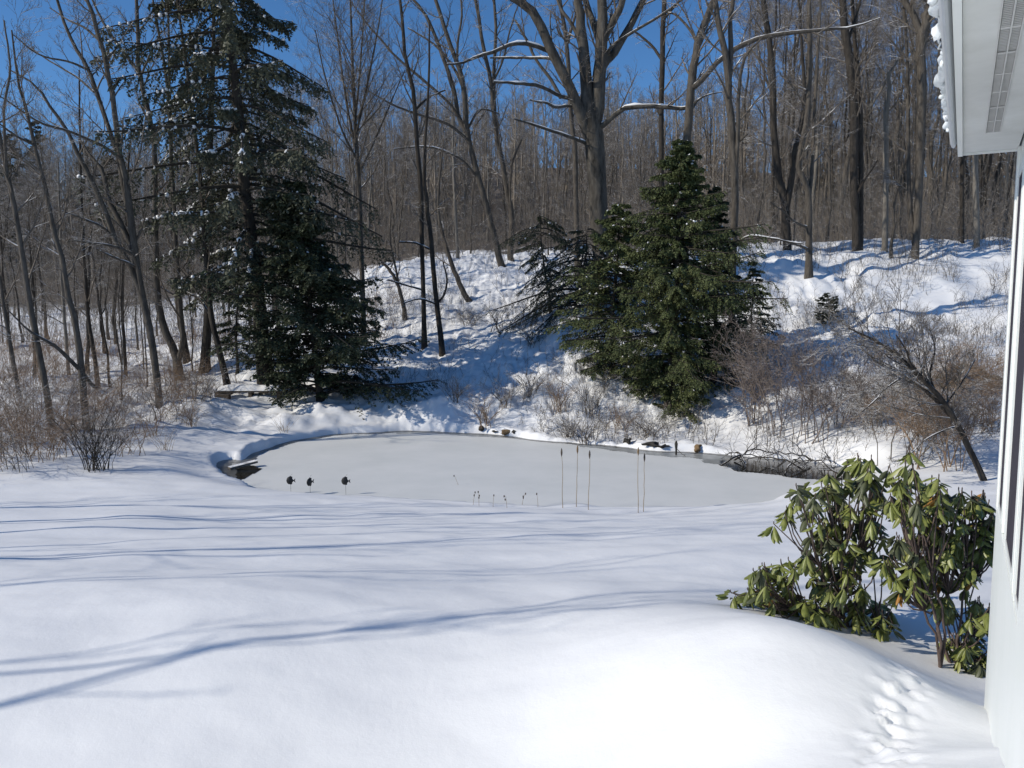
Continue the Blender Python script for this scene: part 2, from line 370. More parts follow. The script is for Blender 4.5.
# ------------------------------------------------------------------ bare trees
def frac(P, t):
    """position and tangent on polylines P (N,K,3) at t (N,n)"""
    Nn, K, _ = P.shape
    u = t * (K - 1); k = np.minimum(u.astype(int), K - 2); f = (u - k)[..., None]
    r = np.arange(Nn)[:, None]
    return P[r, k] * (1 - f) + P[r, k + 1] * f, unit(P[r, k + 1] - P[r, k]), k, f[..., 0]
def grow(rng, P, R, n, t0, t1, ang, ln, rf, K=5, up=.25, wig=.12, rmin=.003, flat=0.0):
    """n children on each parent: angle off the parent, length as a share of the parent's (or metres if ln<0)"""
    Nn = len(P)
    t = t0 + (t1 - t0) * (np.arange(n)[None] + rng.random((Nn, n))) / n
    pos, T, k, f = frac(P, t)
    r = np.arange(Nn)[:, None]
    rad = R[r, k] * (1 - f) + R[r, k + 1] * f
    plen = np.linalg.norm(np.diff(P, axis=1), axis=2).sum(1)[:, None]
    A = unit(rng.normal(size=(Nn, n, 3)) * np.array([1, 1, 1 - flat]))
    A = unit(A - (A * T).sum(-1, keepdims=True) * T)
    a = np.radians(ang * (0.75 + .5 * rng.random((Nn, n))))[..., None]
    D = np.cos(a) * T + np.sin(a) * A
    L = (plen * ln if ln > 0 else -ln) * (1.15 - .6 * t) * (.6 + .7 * rng.random((Nn, n)))
    Q = np.empty((Nn, n, K, 3)); Q[:, :, 0] = pos
    d = D
    for s in range(1, K):
        d = unit(d + np.array([0, 0, up]) / (K - 1) + wig * rng.normal(size=(Nn, n, 3)))
        Q[:, :, s] = Q[:, :, s - 1] + d * (L / (K - 1))[..., None]
    tap = np.linspace(1, .25, K)
    RR = np.maximum(rad * rf, rmin)[..., None] * tap
    return Q.reshape(-1, K, 3), RR.reshape(-1, K)
def spline(pts, K):
    """smooth resample of control rows"""
    p = np.asarray(pts, float); n = len(p)
    if n == 2: return p[0] + (p[1] - p[0]) * np.linspace(0, 1, K)[:, None]
    e = np.vstack([2 * p[0] - p[1], p, 2 * p[-1] - p[-2]])
    s = np.linspace(0, n - 1 - 1e-9, K); k = s.astype(int); f = (s - k)[:, None]
    a, b, c, d = e[k], e[k + 1], e[k + 2], e[k + 3]
    return .5 * (2 * b + (c - a) * f + (2 * a - 5 * b + 4 * c - d) * f ** 2 + (3 * b - a - 3 * c + d) * f ** 3)

def twig_levels(cm, rng, P, R, spec, rmin=.004):
    """adds successive levels of branches to MB cm"""
    for (n, t0, t1, ang, ln, rf, K, up, wig, S) in spec:
        P, R = grow(rng, P, R, n, t0, t1, ang, ln, rf, K, up, wig, rmin)
        cm.tubes(P, R, S)
    return P, R

def snow_on(mb, P, R, rng, w=.8, thick=.8):
    """a ridge of snow along the upper side of limbs lying flat enough to hold it"""
    T = unit(np.gradient(P, axis=0)); flat = np.clip(1.25 - np.abs(T[:, 2]) * 1.5, 0, 1)
    g = flat * (.6 + .7 * rng.random(len(P))) * np.where(rng.random(len(P)) < .22, .15, 1)
    Q = P + np.array([0, 0, 1]) * (R * .75)[:, None]
    rr = np.maximum(R * w * g, .0015)
    mb.tubes(Q, rr, 6)

def hero(label, base, Y, trunk, limbs=(), mat='bark_grey', seed=1, sub=5, subl=.42, tw=5, dens=1.0, snow=(), group=None, topext=0, name='bare_tree', spread=0):
    """a tree whose trunk and main limbs are given by their course in the picture at distance Y"""
    rng = np.random.default_rng(seed)
    def conv(path, dy=0.0, K=14):
        n = len(path); out = []
        for i, (px, py, w) in enumerate(path):
            yy = Y + dy * i / max(1, n - 1)
            out.append([*at(px, py, yy), max(w * yy / F / 2, .006)])
        q = spline(out, K); q[:, 3] = np.maximum(q[:, 3], .005)
        q[:, :3] += rng.normal(size=(K, 3)) * (.25 * q[:, 3:4]) * np.linspace(0, 1, K)[:, None].clip(0, 1)
        return q[:, :3], q[:, 3]
    P, R = conv(trunk, 0, 20)
    b = np.array([P[0, 0], Y, 0]); b[2] = hz(b[0], b[1])
    if b[2] < P[0, 2] - .02:      # carry the trunk down to the snow
        P[0] = [P[0, 0], P[0, 1], b[2] - .3]
    else:
        P[0, 2] = min(P[0, 2], b[2]) - .25
    R = R.copy(); R[0] *= 1.35
    t = thing(name, label, 'tree', group, (P[0, 0], Y, b[2])); loc = np.array(t.location)
    m = MB(); m.tubes(P - loc, R, 9); m.build('trunk', M[mat], t)
    sets = [(P, R)]; sm = MB(); has = False
    for li, lp in enumerate(limbs):
        dy = 0.0
        if not isinstance(lp[0], tuple): dy = lp[0]; lp = lp[1:]
        p, r = conv(lp, dy, 14); p[0] = p[0]
        q = MB(); q.tubes(p - loc, r, 7); q.build('limb', M[mat], t)
        sets.append((p, r))
        if li in snow:
            snow_on(sm, p - loc, r, rng); has = True
    cm = MB()
    # fine growth from the trunk's upper part and each limb
    for i, (p, r) in enumerate(sets):
        p = (p - loc)[None]; r = r[None]
        ln = np.linalg.norm(np.diff(p[0], axis=0), axis=1).sum()
        n1 = max(3, int((sub if i else sub * 1.6) * dens * min(2.2, ln / 5)))
        bl = min(2.6, .42 * ln) * (subl / .42)
        P1, R1 = grow(rng, p, r, n1, .35 if i == 0 else .2, 1, 48, -bl, .42, 7, .5, .10, .008)
        r1max = .04; R1 = np.minimum(R1, r1max)
        cm.tubes(P1, R1, 4)
        P2, R2 = grow(rng, P1, R1, tw, .2, 1, 42, .5, .6, 5, .35, .12, .006); cm.tubes(P2, R2, 3)
        P3, R3 = grow(rng, P2, R2, tw, .15, 1, 40, .55, .6, 4, .25, .14, .0045); cm.tubes(P3, R3, 3)
        P4, R4 = grow(rng, P3, R3, 2, .2, 1, 38, .6, .7, 3, .15, .12, .0038); cm.tubes(P4, R4, 3)
    cm.build('crown', M['twig'], t)
    if has: tag(sm.build('limb_snow', M['snow'], t), 'snow lying along the upper side of the limbs')
    return t

def wood_tree_meshes(seed, H, r0, spread=1.0, first=.35):
    rng = np.random.default_rng(seed)
    K = 16; z = np.linspace(0, 1, K)
    lean = rng.normal(size=2) * .35 * H / 16
    P = np.stack([lean[0] * z ** 1.5 + .16 * np.cumsum(rng.normal(size=K)) * .6, lean[1] * z ** 1.5 + .16 * np.cumsum(rng.normal(size=K)) * .6, z * H - .3 * (z == 0)], -1)
    R = r0 * (1 - .9 * z ** .9); R[0] *= 1.35
    tm = MB(); 
    Ps = [P]; Rs = [R]
    if rng.random() < .55:      # forked stem
        k = int(K * (.3 + .25 * rng.random())); a = rng.random() * 6.28
        u = np.linspace(0, 1, K)
        Q = P[k] + np.stack([np.cos(a) * 1.6 * spread * u ** .7, np.sin(a) * 1.6 * spread * u ** .7, u * (H * .93 - P[k, 2])], -1) + .05 * np.cumsum(rng.normal(size=(K, 3)), 0) * np.array([1, 1, 0])
        Q[0] = P[k]; Ps.append(Q); Rs.append(R[k] * .75 * (1 - .88 * u))
    tm.tubes(np.array(Ps), np.array(Rs), 7)
    cm = MB(); p = np.array(Ps); r = np.array(Rs)
    P1, R1 = grow(rng, p, r, 15, first, 1, 50, -H * .19 * spread, .45, 7, .6, .09, .01); cm.tubes(P1, R1, 4)
    P2, R2 = grow(rng, P1, R1, 7, .2, 1, 44, .5, .55, 5, .35, .14, .008); cm.tubes(P2, R2, 3)
    P3, R3 = grow(rng, P2, R2, 5, .15, 1, 40, .55, .6, 4, .25, .14, .006); cm.tubes(P3, R3, 3)
    P4, R4 = grow(rng, P3, R3, 3, .15, 1, 40, .6, .75, 3, .2, .12, .005); cm.tubes(P4, R4, 3)
    return tm, cm

# ---- traced trees
OAK = hero('massive old oak with snow laden forked limbs behind the green hemlock', None, 38,
    [(604, 284, 24), (603, 270, 19), (598, 200, 18), (594, 140, 20), (591, 118, 20), (587, 100, 13), (584, 59, 11), (580.5, 20, 9), (578, 0, 8), (575, -60, 6), (568, -130, 3)],
    [[-.5, (594, 122, 16), (598, 105, 14), (600, 68, 13), (601, 42, 12), (602, 0, 9), (604, -70, 6), (600, -140, 2.5)],
     [1.5, (600, 42, 8), (597, 33, 7), (591, 18, 6), (586, 0, 5), (575, -40, 4), (560, -90, 2)],
     [-1.5, (601, 42, 9), (606, 35, 8), (617, 15, 7), (623, 0, 6), (634, -40, 4), (640, -100, 2)],
     [1.5, (600, 70, 9), (607, 60, 8), (616, 50, 8), (628, 28, 7), (643, 0, 6), (662, -40, 4), (675, -90, 2)],
     [-2, (606, 56, 4), (613, 45, 3), (630, 34, 2.8), (663, 14, 2.4), (682, 0, 2), (710, -20, 1)],
     [-1.5, (592, 138, 12), (583, 122, 11), (572, 92, 10), (554, 57, 9.5), (538, 18, 9), (515, -1, 7.5), (480, -25, 5), (450, -60, 2.5)],
     [-2, (555, 58, 5), (550, 52, 4), (529, 44, 4), (513, 44, 3.6), (497, 50, 3.4), (480, 56, 3), (462, 63, 2.2), (447, 64, 1.4)],
     [1, (553, 60, 3), (545, 58, 2.6), (519, 58, 2.4), (490, 58, 1.6)],
     [-1.5, (598, 128, 7), (606, 123, 5.5), (617, 113, 5), (630, 107, 5), (650, 106, 4.8), (664, 107, 4.5), (682, 108, 4), (694, 106, 2.5)],
     [-1, (590, 146, 4), (581, 141, 3.4), (564, 135, 3), (539, 127, 2.6), (514, 119, 1.5)],
     [-1, (576, 100, 4), (560, 96, 3.5), (539, 86, 3.5), (517, 83, 3), (494, 82, 2)],
     [1, (584, 60, 4), (575, 30, 3.6), (562, 10, 3), (550, -20, 2)],
     [-1, (580, 108, 3), (568, 106, 3), (556, 107, 3), (545, 103, 2.2), (530, 100, 1.5)]],
    'bark_oak', 11, 4, .40, 5, 1.0, (2, 4, 6, 7, 8, 9, 10, 12), name='oak_tree')

hero('tall grey tree behind the hemlock with one long snowy limb reaching right', None, 36,
    [(684, 330, 9), (685, 200, 8), (687, 140, 8), (690, 100, 8), (693, 72, 8), (697, 48, 7), (703, 25, 7), (713, 0, 6), (726, -50, 4), (735, -110, 2)],
    [[-2, (691, 88, 6), (698, 84, 5.5), (720, 60, 5), (742, 45, 5), (765, 37, 4.5), (797, 32, 4), (828, 29, 3), (852, 27, 2), (880, 18, 1)],
     [1, (688, 112, 3), (694, 106, 3), (698, 100, 2.5), (707, 95, 1.5), (722, 92, 1)],
     [1, (698, 45, 3), (690, 30, 2.5), (676, 15, 2), (664, 12, 1)]],
    'bark_grey', 12, 5, .42, 5, 1.0, (0, 1, 2))
hero('slender dark trunk just right of the old oak rising behind the hemlock top', None, 44,
    [(664, 280, 6), (662, 200, 5.5), (661, 140, 5), (662, 60, 5), (664, 0, 4.5), (666, -60, 3), (666, -120, 1.5)],
    [[1, (662, 60, 3), (650, 44, 2.5), (630, 28, 1.5)], [1, (663, 20, 3), (680, 0, 2), (700, -20, 1.5)]], 'bark_dark', 13, 5, .4, 5)
hero('thin grey trunk close behind the left side of the old oak', None, 45,
    [(578, 285, 6), (576, 200, 5), (575, 148, 4.5), (571, 117, 4.3), (569, 78, 4.2), (566, 39, 4), (561, 10, 3.5), (556, -40, 2.5), (550, -100, 1.2)],
    [[1, (561, 98, 4), (550, 78, 3.2), (536, 60, 2.8), (528, 42, 2.6), (515, 20, 2)], [-1, (567, 45, 3), (574, 20, 2.4), (582, -10, 2)]], 'bark_grey', 14, 5, .4, 5)
hero('twin stemmed grey tree at the right edge of the bushy hemlock', None, 30,
    [(731, 366, 8), (732, 320, 6.5), (733, 256, 6.5), (735, 200, 7), (733, 140, 7.5), (729, 105, 7), (728, 78, 6.5), (724, 49, 6), (718, 20, 5.5), (714, 0, 5), (705, -60, 3), (700, -120, 1.5)],
    [[.8, (729, 82, 5.5), (731, 50, 5), (730, 20, 4.5), (733, 0, 4), (740, -60, 2.5), (744, -120, 1)],
     [-1, (735, 180, 4), (738, 140, 4), (738, 109, 3.6), (740, 82, 3.2), (744, 60, 2.8), (752, 48, 2.2), (764, 36, 1.3)],
     [-.5, (738, 142, 2.5), (742, 139, 2.5), (747, 134, 2)],
     [-1, (734, 245, 2.2), (750, 236, 2), (775, 239, 1.8), (803, 244, 1.4)]],
    'bark_grey', 15, 3, .4, 5, .9, (3, 4))
hero('dark forked tree on the crest, second trunk right of the hemlock', None, 42,
    [(788, 270, 10), (787, 240, 8.5), (785, 204, 8), (779, 175, 7), (775, 142, 6.5), (772, 78, 6), (769, 39, 5.5), (763, 0, 5), (757, -60, 3.5), (752, -120, 1.5)],
    [[-.7, (786, 210, 6.5), (790, 188, 6.2), (793, 169, 6), (795, 150, 5.5), (800, 130, 4.5), (805, 90, 3.5), (800, 30, 2.5), (797, -40, 1.5)]],
    'bark_dark', 16, 4, .4, 5)
hero('crooked double trunk standing a little in front of the crest', None, 36,
    [(809, 284, 8), (809, 243, 6.5), (809, 205, 6.5), (808, 190, 6), (801, 175, 5.8), (798, 160, 5.5), (804, 138, 5.5), (809, 98, 5), (810, 39, 4.6), (809, 0, 4), (807, -60, 3), (803, -130, 1.4)],
    [[1, (809, 200, 4), (812, 170, 3.6), (814, 120, 3.2), (818, 50, 2.6), (822, -20, 1.5)], [-1, (809, 228, 2.6), (795, 222, 2.2), (784, 212, 1.6), (770, 202, 1)],
     [-1, (809, 250, 2.8), (800, 246, 2.4), (788, 242, 2)]],
    'bark_grey', 17, 4, .4, 5, 1, (1, 2))
hero('tall straight dark trunk on the crest with a twin stem beside it', None, 40,
    [(857, 268, 9), (856, 230, 8), (854, 188, 7.5), (854, 119, 8), (852, 86, 7.8), (847, 39, 7.3), (842, 0, 6.5), (836, -60, 4.5), (832, -140, 2)],
    [[1, (860, 262, 6), (861, 188, 5), (860, 110, 4.6), (857, 60, 4), (853, 10, 3.2), (850, -70, 2)], [1, (848, 42, 3), (858, 10, 2.6), (866, -30, 1.8)], [-1, (856, 196, 3), (866, 178, 2), (878, 160, 1.5)]],
    'bark_dark', 18, 4, .42, 5)
hero('broken topped pale snag between the dark trunks on the crest', None, 41,
    [(884, 268, 6.5), (885, 230, 5.5), (886, 169, 5.2), (886, 118, 5), (889, 90, 4.6), (889, 71, 3.6)],
    [[1, (889, 76, 3), (879, 94, 2.2), (868, 110, 1.5)], [.5, (889, 74, 2.5), (898, 60, 2), (905, 44, 1.2)]], 'bark_pale', 19, 3, .3, 4, .6)
hero('stout forked tree nearest the eave with trunks spreading at the top', None, 39,
    [(914, 270, 9), (916, 240, 7), (919, 188, 7), (921, 119, 8.5), (920, 62, 9), (923, 38, 9), (927, 18, 8), (929, 0, 6.5), (932, -60, 4), (933, -130, 2)],
    [[1, (921, 40, 7), (917, 24, 6.5), (911, 10, 6), (903, -2, 5.5), (890, -50, 3.5), (880, -110, 1.5)],
     [-1, (926, 22, 5), (932, 12, 4.5), (940, 0, 4), (955, -40, 2.5)],
     [1, (916, 262, 4.5), (909, 188, 4), (908, 100, 3.6), (907, 50, 3), (902, -20, 1.6)]],
    'bark_grey', 20, 4, .4, 5)
hero('grey trunk seen under the end of the eave', None, 41, [(977, 268, 6), (976, 200, 5.5), (975, 150, 5.2), (973, 80, 4.5), (972, 0, 3.5), (970, -80, 1.5)], [], 'bark_pale', 21, 4, .4, 5)
hero('dark thin trunk beside the grey one under the eave', None, 43, [(962, 266, 4.5), (962, 200, 4), (963, 120, 3.6), (960, 20, 3), (958, -60, 1.5)], [], 'bark_dark', 22, 4, .4, 5)

hero('left of the two straight trunks on the shaded snow slope', None, 36,
    [(424.5, 346, 5.5), (423.5, 300, 4.6), (422, 249, 4.4), (421, 189, 4.6), (417, 142, 4.4), (414, 98, 4), (406, 59, 3.6), (402, 20, 3), (399, -10, 2.4), (396, -60, 1.2)],
    [[1, (415, 110, 2.6), (428, 98, 2), (445, 90, 1.5)], [-1, (423, 290, 1.8), (405, 285, 1.6), (388, 280, 1.2)]], 'bark_dark', 23, 5, .42, 5, 1, (1,))
hero('right of the two straight trunks on the shaded snow slope', None, 35,
    [(443, 360, 6.5), (440, 330, 5.5), (436, 298, 5), (431, 240, 4.6), (427, 205, 4), (424, 175, 3.4), (426, 130, 2.8), (429, 70, 2.2), (430, 20, 1.4)],
    [[-1, (437, 303, 2.6), (444, 295, 2.2), (447, 280, 1.8), (443, 262, 1.3)], [-1, (436, 304, 1.8), (420, 299, 1.6), (404, 303, 1.2)],
     [1, (432, 250, 2.2), (415, 243, 2), (400, 242, 1.4)]], 'bark_dark', 24, 3, .36, 5, .8, (1, 2))
hero('big grey tree leaning left with a fan of limbs against the sky', None, 52,
    [(505, 272, 9), (500, 262, 7), (492, 228, 6.2), (482, 191, 5.8), (472, 154, 5.6), (467, 130, 5.5), (464, 88, 5), (457, 64, 4.5), (445, 29, 4), (435, 0, 3.5), (420, -50, 2.2), (412, -100, 1.2)],
    [[1, (466, 132, 4.5), (458, 115, 4.3), (455, 94, 4), (445, 64, 3.8), (435, 35, 3.4), (424, 12, 3), (408, -6, 2.4), (385, -40, 1.3)],
     [-1, (461, 120, 3), (450, 104, 2.8), (435, 90, 2.8), (414, 72, 2.6), (395, 55, 2.2), (372, 30, 1.8), (350, 0, 1)],
     [-2, (469, 142, 3), (460, 133, 2.8), (445, 123, 2.6), (414, 113, 2.4), (394, 105, 2), (363, 88, 1.2)],
     [-2, (477, 178, 2.6), (468, 166, 2.4), (457, 157, 2.2), (435, 148, 2), (414, 147, 1.7), (394, 149, 1.2)],
     [1.5, (463, 88, 3), (455, 70, 2.6), (440, 50, 2.2), (425, 38, 1.8), (408, 28, 1.2)],
     [1, (467, 130, 2.6), (480, 110, 2.2), (498, 113, 1.6)],
     [-1, (457, 64, 2.6), (458, 40, 2.3), (462, 10, 2), (455, -30, 1.2)]],
    'bark_grey', 25, 4, .42, 6, 1.1, (3, 4, 6))
hero('grey tree with two upright stems just right of the leaning tree', None, 54,
    [(513, 266, 8), (510, 255, 6.2), (512, 218, 5.6), (507, 189, 5.2), (499, 147, 5), (494, 117, 4.6), (490, 78, 4), (482, 39, 3.5), (475, 0, 3), (465, -60, 1.6)],
    [[1, (495, 120, 4), (494, 95, 3.6), (494, 68, 3.4), (496, 30, 3), (494, 0, 2.6), (490, -60, 1.3)], [-1, (492, 84, 2.4), (503, 60, 2), (510, 30, 1.6), (520, 0, 1)],
     [-1, (512, 216, 2.6), (510, 190, 2.4), (513, 160, 2.2), (522, 140, 1.5)]],
    'bark_grey', 26, 4, .42, 6, 1.1)
hero('upright grey tree with a broom of fine branches right of the dark spruce', None, 37,
    [(364, 345, 6), (363, 300, 5), (361, 238, 4.8), (359, 185, 4.5), (356, 140, 4), (354, 100, 3.2), (352, 50, 2.4), (350, -10, 1.6), (350, -60, 1)],
    [[1, (356, 150, 2.6), (346, 100, 2.2), (338, 40, 1.6), (330, -20, 1)], [-1, (356, 135, 2.6), (366, 90, 2.2), (376, 40, 1.6), (384, -10, 1)],
     [1.5, (355, 120, 2.4), (360, 70, 2), (364, 10, 1.4), (368, -40, 1)], [-1, (357, 160, 2.4), (342, 130, 2), (326, 80, 1.5), (315, 30, 1)],
     [0, (358, 175, 2.2), (375, 140, 1.8), (392, 100, 1.3), (405, 70, 1)]], 'bark_grey', 27, 7, .5, 7, 1.5)
hero('curved trunk bowed left at the foot of the pale snow slope', None, 44,
    [(473, 306, 6.5), (466, 297, 5.8), (460, 285, 5.2), (454, 270, 4.6), (448, 253, 4), (442, 232, 3.2), (438, 205, 2.6), (440, 175, 2), (444, 140, 1.2)], [], 'bark_grey', 28, 3, .4, 5, .8)
hero('thin pale trunk like a pole in the woods behind the slope', None, 56, [(458, 264, 4.2), (457, 240, 3.2), (455, 205, 3), (454, 180, 2.6), (453, 140, 2), (452, 90, 1.2)], [], 'bark_pale', 29, 2, .3, 4, .6)
hero('small leaning trunk left of the two straight trunks', None, 40, [(405, 312, 4.5), (402, 300, 4), (398, 285, 3.4), (388, 268, 3), (380, 262, 2)], [[0, (400, 295, 2.6), (396, 270, 2.2), (390, 240, 1.8), (391, 210, 1.2)]], 'bark_grey', 30, 3, .4, 5, .7)

# left clump
hero('tall multi stemmed tree leaning left across the blue sky', None, 27,
    [(162, 428, 8.5), (158, 390, 7.2), (154, 355, 7), (147, 315, 7), (139, 280, 7), (133, 234, 6.4), (127, 185, 5.8), (119, 148, 5.2), (113, 101, 4.8), (109, 74, 4.6), (100, 39, 4.2), (92, 12, 3.8), (84, -10, 3), (70, -70, 1.5)],
    [[1, (133, 240, 5.5), (124, 190, 4.8), (115, 146, 4.4), (98, 98, 4.2), (88, 68, 3.8), (76, 49, 3.4), (66, 27, 3), (57, 0, 2.6), (45, -40, 1.4)],
     [-1, (142, 295, 6), (130, 265, 5.6), (117, 244, 5.4), (102, 203, 5), (88, 173, 4.6), (75, 148, 4), (62, 123, 3.4), (49, 105, 2.8), (37, 86, 2.2), (10, 70, 1.3)],
     [.5, (137, 262, 6), (128, 240, 5.6), (118, 218, 5.2), (108, 200, 4.6), (103, 172, 4), (90, 155, 2.6), (80, 140, 1.6)],
     [-2, (122, 160, 3.2), (103, 146, 2.8), (68, 131, 2.6), (39, 122, 2.2), (0, 96, 1.2)],
     [1, (94, 92, 2.4), (78, 78, 2), (58, 66, 1.6), (25, 45, 1)],
     [-1, (88, 70, 2.4), (70, 62, 2), (40, 55, 1.6), (12, 34, 1)],
     [1, (101, 42, 2.6), (85, 28, 2.2), (68, 20, 1.6), (50, 8, 1)],
     [-2, (143, 300, 3.4), (136, 262, 3), (128, 252, 2.8), (112, 246, 2.6), (92, 243, 2.2), (74, 240, 1.3)],
     [-2, (140, 270, 2.4), (128, 263, 2.2), (115, 258, 2), (100, 251, 1.2)],
     [-1.5, (117, 244, 2.6), (105, 229, 2.4), (86, 220, 2.2), (62, 211, 1.4)]],
    'bark_grey', 31, 4, .42, 6, 1.0, (4, 8, 9, 10))
hero('forked grey tree directly left of the dark spruce', None, 33,
    [(180, 372, 9), (174, 350, 8), (164, 328, 7.4), (158, 300, 6.6), (156, 250, 5.6), (155, 190, 5), (152, 130, 4.5), (143, 88, 4.2), (138, 66, 4), (138, 29, 3.6), (136, 0, 3), (132, -60, 1.6)],
    [[1, (139, 72, 3.2), (121, 49, 2.8), (105, 25, 2.4), (95, 6, 2), (80, -30, 1.2)], [-1, (140, 78, 2.4), (150, 55, 2), (162, 30, 1.4)],
     [-1, (178, 362, 6), (183, 340, 5.6), (180, 310, 5), (176, 250, 4.2), (172, 180, 3.4), (168, 90, 2.8), (158, 30, 2.4), (150, -20, 1.4)]],
    'bark_grey', 32, 5, .42, 6)
hero('leaning trunk with a snow heaped base beside the plank bench', None, 30, [(229, 392, 8.5), (224, 370, 6.6), (218, 345, 6), (211, 314, 5.4), (206, 260, 4.8), (200, 180, 4), (190, 90, 3.2), (180, 20, 2.4), (172, -40, 1.2)], [[1, (212, 318, 3), (200, 300, 2.4), (182, 290, 1.6)]], 'bark_dark', 33, 4, .4, 5)
hero('thick dark trunk standing behind the leaning one by the bench', None, 34, [(205, 370, 11), (206, 350, 9.4), (208, 323, 8.6), (209, 280, 8), (210, 200, 6.5), (212, 100, 4.8), (214, 10, 3.2), (215, -60, 1.6)], [], 'bark_dark', 34, 4, .4, 5)
hero('straight dark trunk, second from the bench towards the left woods', None, 36, [(187, 358, 7), (184, 340, 6), (179, 312, 5.6), (176, 260, 5), (172, 180, 4), (170, 90, 3), (168, 0, 1.8)], [], 'bark_dark', 35, 4, .4, 5)
hero('grey trunk rising out of the brown brush at the left edge', None, 23,
    [(53, 436, 7.5), (50, 415, 6.6), (42, 366, 6), (30, 305, 5.4), (20, 238, 4.8), (12, 197, 4.4), (4, 160, 4), (-4, 110, 3.4), (-10, 50, 2.6), (-20, -20, 1.4)],
    [[-1, (6, 165, 3), (4, 110, 2.4), (10, 70, 2), (4, 20, 1.3)]], 'bark_grey', 36, 5, .42, 6)
hero('grey trunk forking low out of the brown brush beside the dark bush', None, 23.5,
    [(87, 436, 8), (85, 410, 7), (82, 377, 6.6), (76, 325, 6), (67, 291, 5), (63, 260, 4.6), (55, 236, 4.2), (49, 205, 4), (41, 170, 3.6), (34, 145, 3.2), (25, 107, 2.8), (18, 78, 2.2), (12, 30, 1.4)],
    [[-1, (80, 370, 4.4), (70, 360, 4), (58, 348, 3.6), (45, 340, 3), (28, 330, 2), (8, 310, 1.2)], [1, (82, 372, 4), (92, 385, 3.6), (97, 388, 2.6)],
     [-2, (34, 145, 2.4), (15, 135, 2), (-5, 120, 1.3)]], 'bark_grey', 37, 5, .42, 6, 1, (0,))
hero('thin trunk at the far left edge of the woods', None, 26, [(23, 420, 5), (14, 366, 4.2), (5, 314, 3.6), (-4, 250, 3), (-10, 180, 2)], [], 'bark_grey', 38, 4, .4, 5)
hero('thin upright trunk right of the forked trunk in the brush', None, 30, [(98, 388, 5), (95, 360, 4.2), (89, 323, 3.8), (86, 290, 3.4), (82, 220, 2.8), (80, 140, 2), (79, 70, 1.2)], [], 'bark_dark', 39, 4, .4, 5)
hero('thin pale sapling trunk in the snow behind the left brush', None, 34, [(70, 390, 4), (67, 350, 3.4), (63, 300, 3), (60, 230, 2.4), (58, 160, 1.5)], [], 'bark_pale', 40, 4, .4, 5)
hero('young trunk between the leaning tree and the forked brush trunk', None, 33, [(127, 395, 4), (124, 340, 3.2), (122, 300, 3), (126, 220, 2.4), (130, 140, 1.6)], [], 'bark_dark', 41, 4, .4, 5)

# leaning shore tree by the house
hero('dark lichen flecked tree leaning over the right bank above the rhododendrons', None, 17,
    [(990, 500, 8), (983, 478, 6.6), (970, 450, 6), (955, 420, 5.8), (940, 398, 5), (915, 372, 4), (893, 352, 3.4), (870, 338, 2.6), (848, 328, 1.5)],
    [[.8, (954, 420, 4.4), (938, 402, 4), (922, 388, 3.4), (905, 375, 2.8), (884, 366, 2), (865, 352, 1.2)],
     [-.5, (925, 380, 3), (912, 366, 2.4), (906, 350, 1.8), (896, 335, 1)],
     [.6, (938, 398, 2.4), (930, 375, 2), (935, 350, 1.5), (930, 330, 1)],
     [-.8, (958, 426, 2.4), (945, 430, 2), (925, 440, 1.7), (905, 460, 1.2)],
     [-.6, (905, 376, 2), (890, 385, 1.7), (875, 400, 1.4), (862, 412, 1)],
     [.8, (945, 405, 2), (960, 385, 1.6), (975, 360, 1.2)]],
    'bark_dark', 42, 9, .34, 7, 2.2, name='leaning_tree')

# ---- woods: individual trees that share a few meshes
protos = []
for k in range(9):
    protos.append(wood_tree_meshes(100 + k, 14.5 + 2.6 * (k % 4), .085 + .04 * (k % 3), .8 + .15 * (k % 3), .28 + .06 * (k % 3)))
pm = [(a.build('trunk', M[('bark_grey', 'bark_dark', 'bark_pale')[k % 3] if k % 3 != 2 or k == 5 else 'bark_grey']), b.build('crown', M['twig'])) for k, (a, b) in enumerate(protos)]
used = [False] * len(pm)
def place_wood(k, x, y, rz, sc, label, group):
    t = thing('bare_tree', label, 'tree', group, (x, y, hz(x, y)))
    t.rotation_euler = (0, 0, rz); t.scale = (sc, sc, sc * 1.0)
    for o in pm[k]:
        c = o if not used[k] else o.copy()
        if used[k]: C.objects.link(c)
        c.parent = t
    used[k] = True
rng = np.random.default_rng(5)
taken = [(0, 0)]
def free(x, y, dmin):
    return all((x - a) ** 2 + (y - b) ** 2 > dmin ** 2 for a, b in taken)
cnt = 0; tries = 0
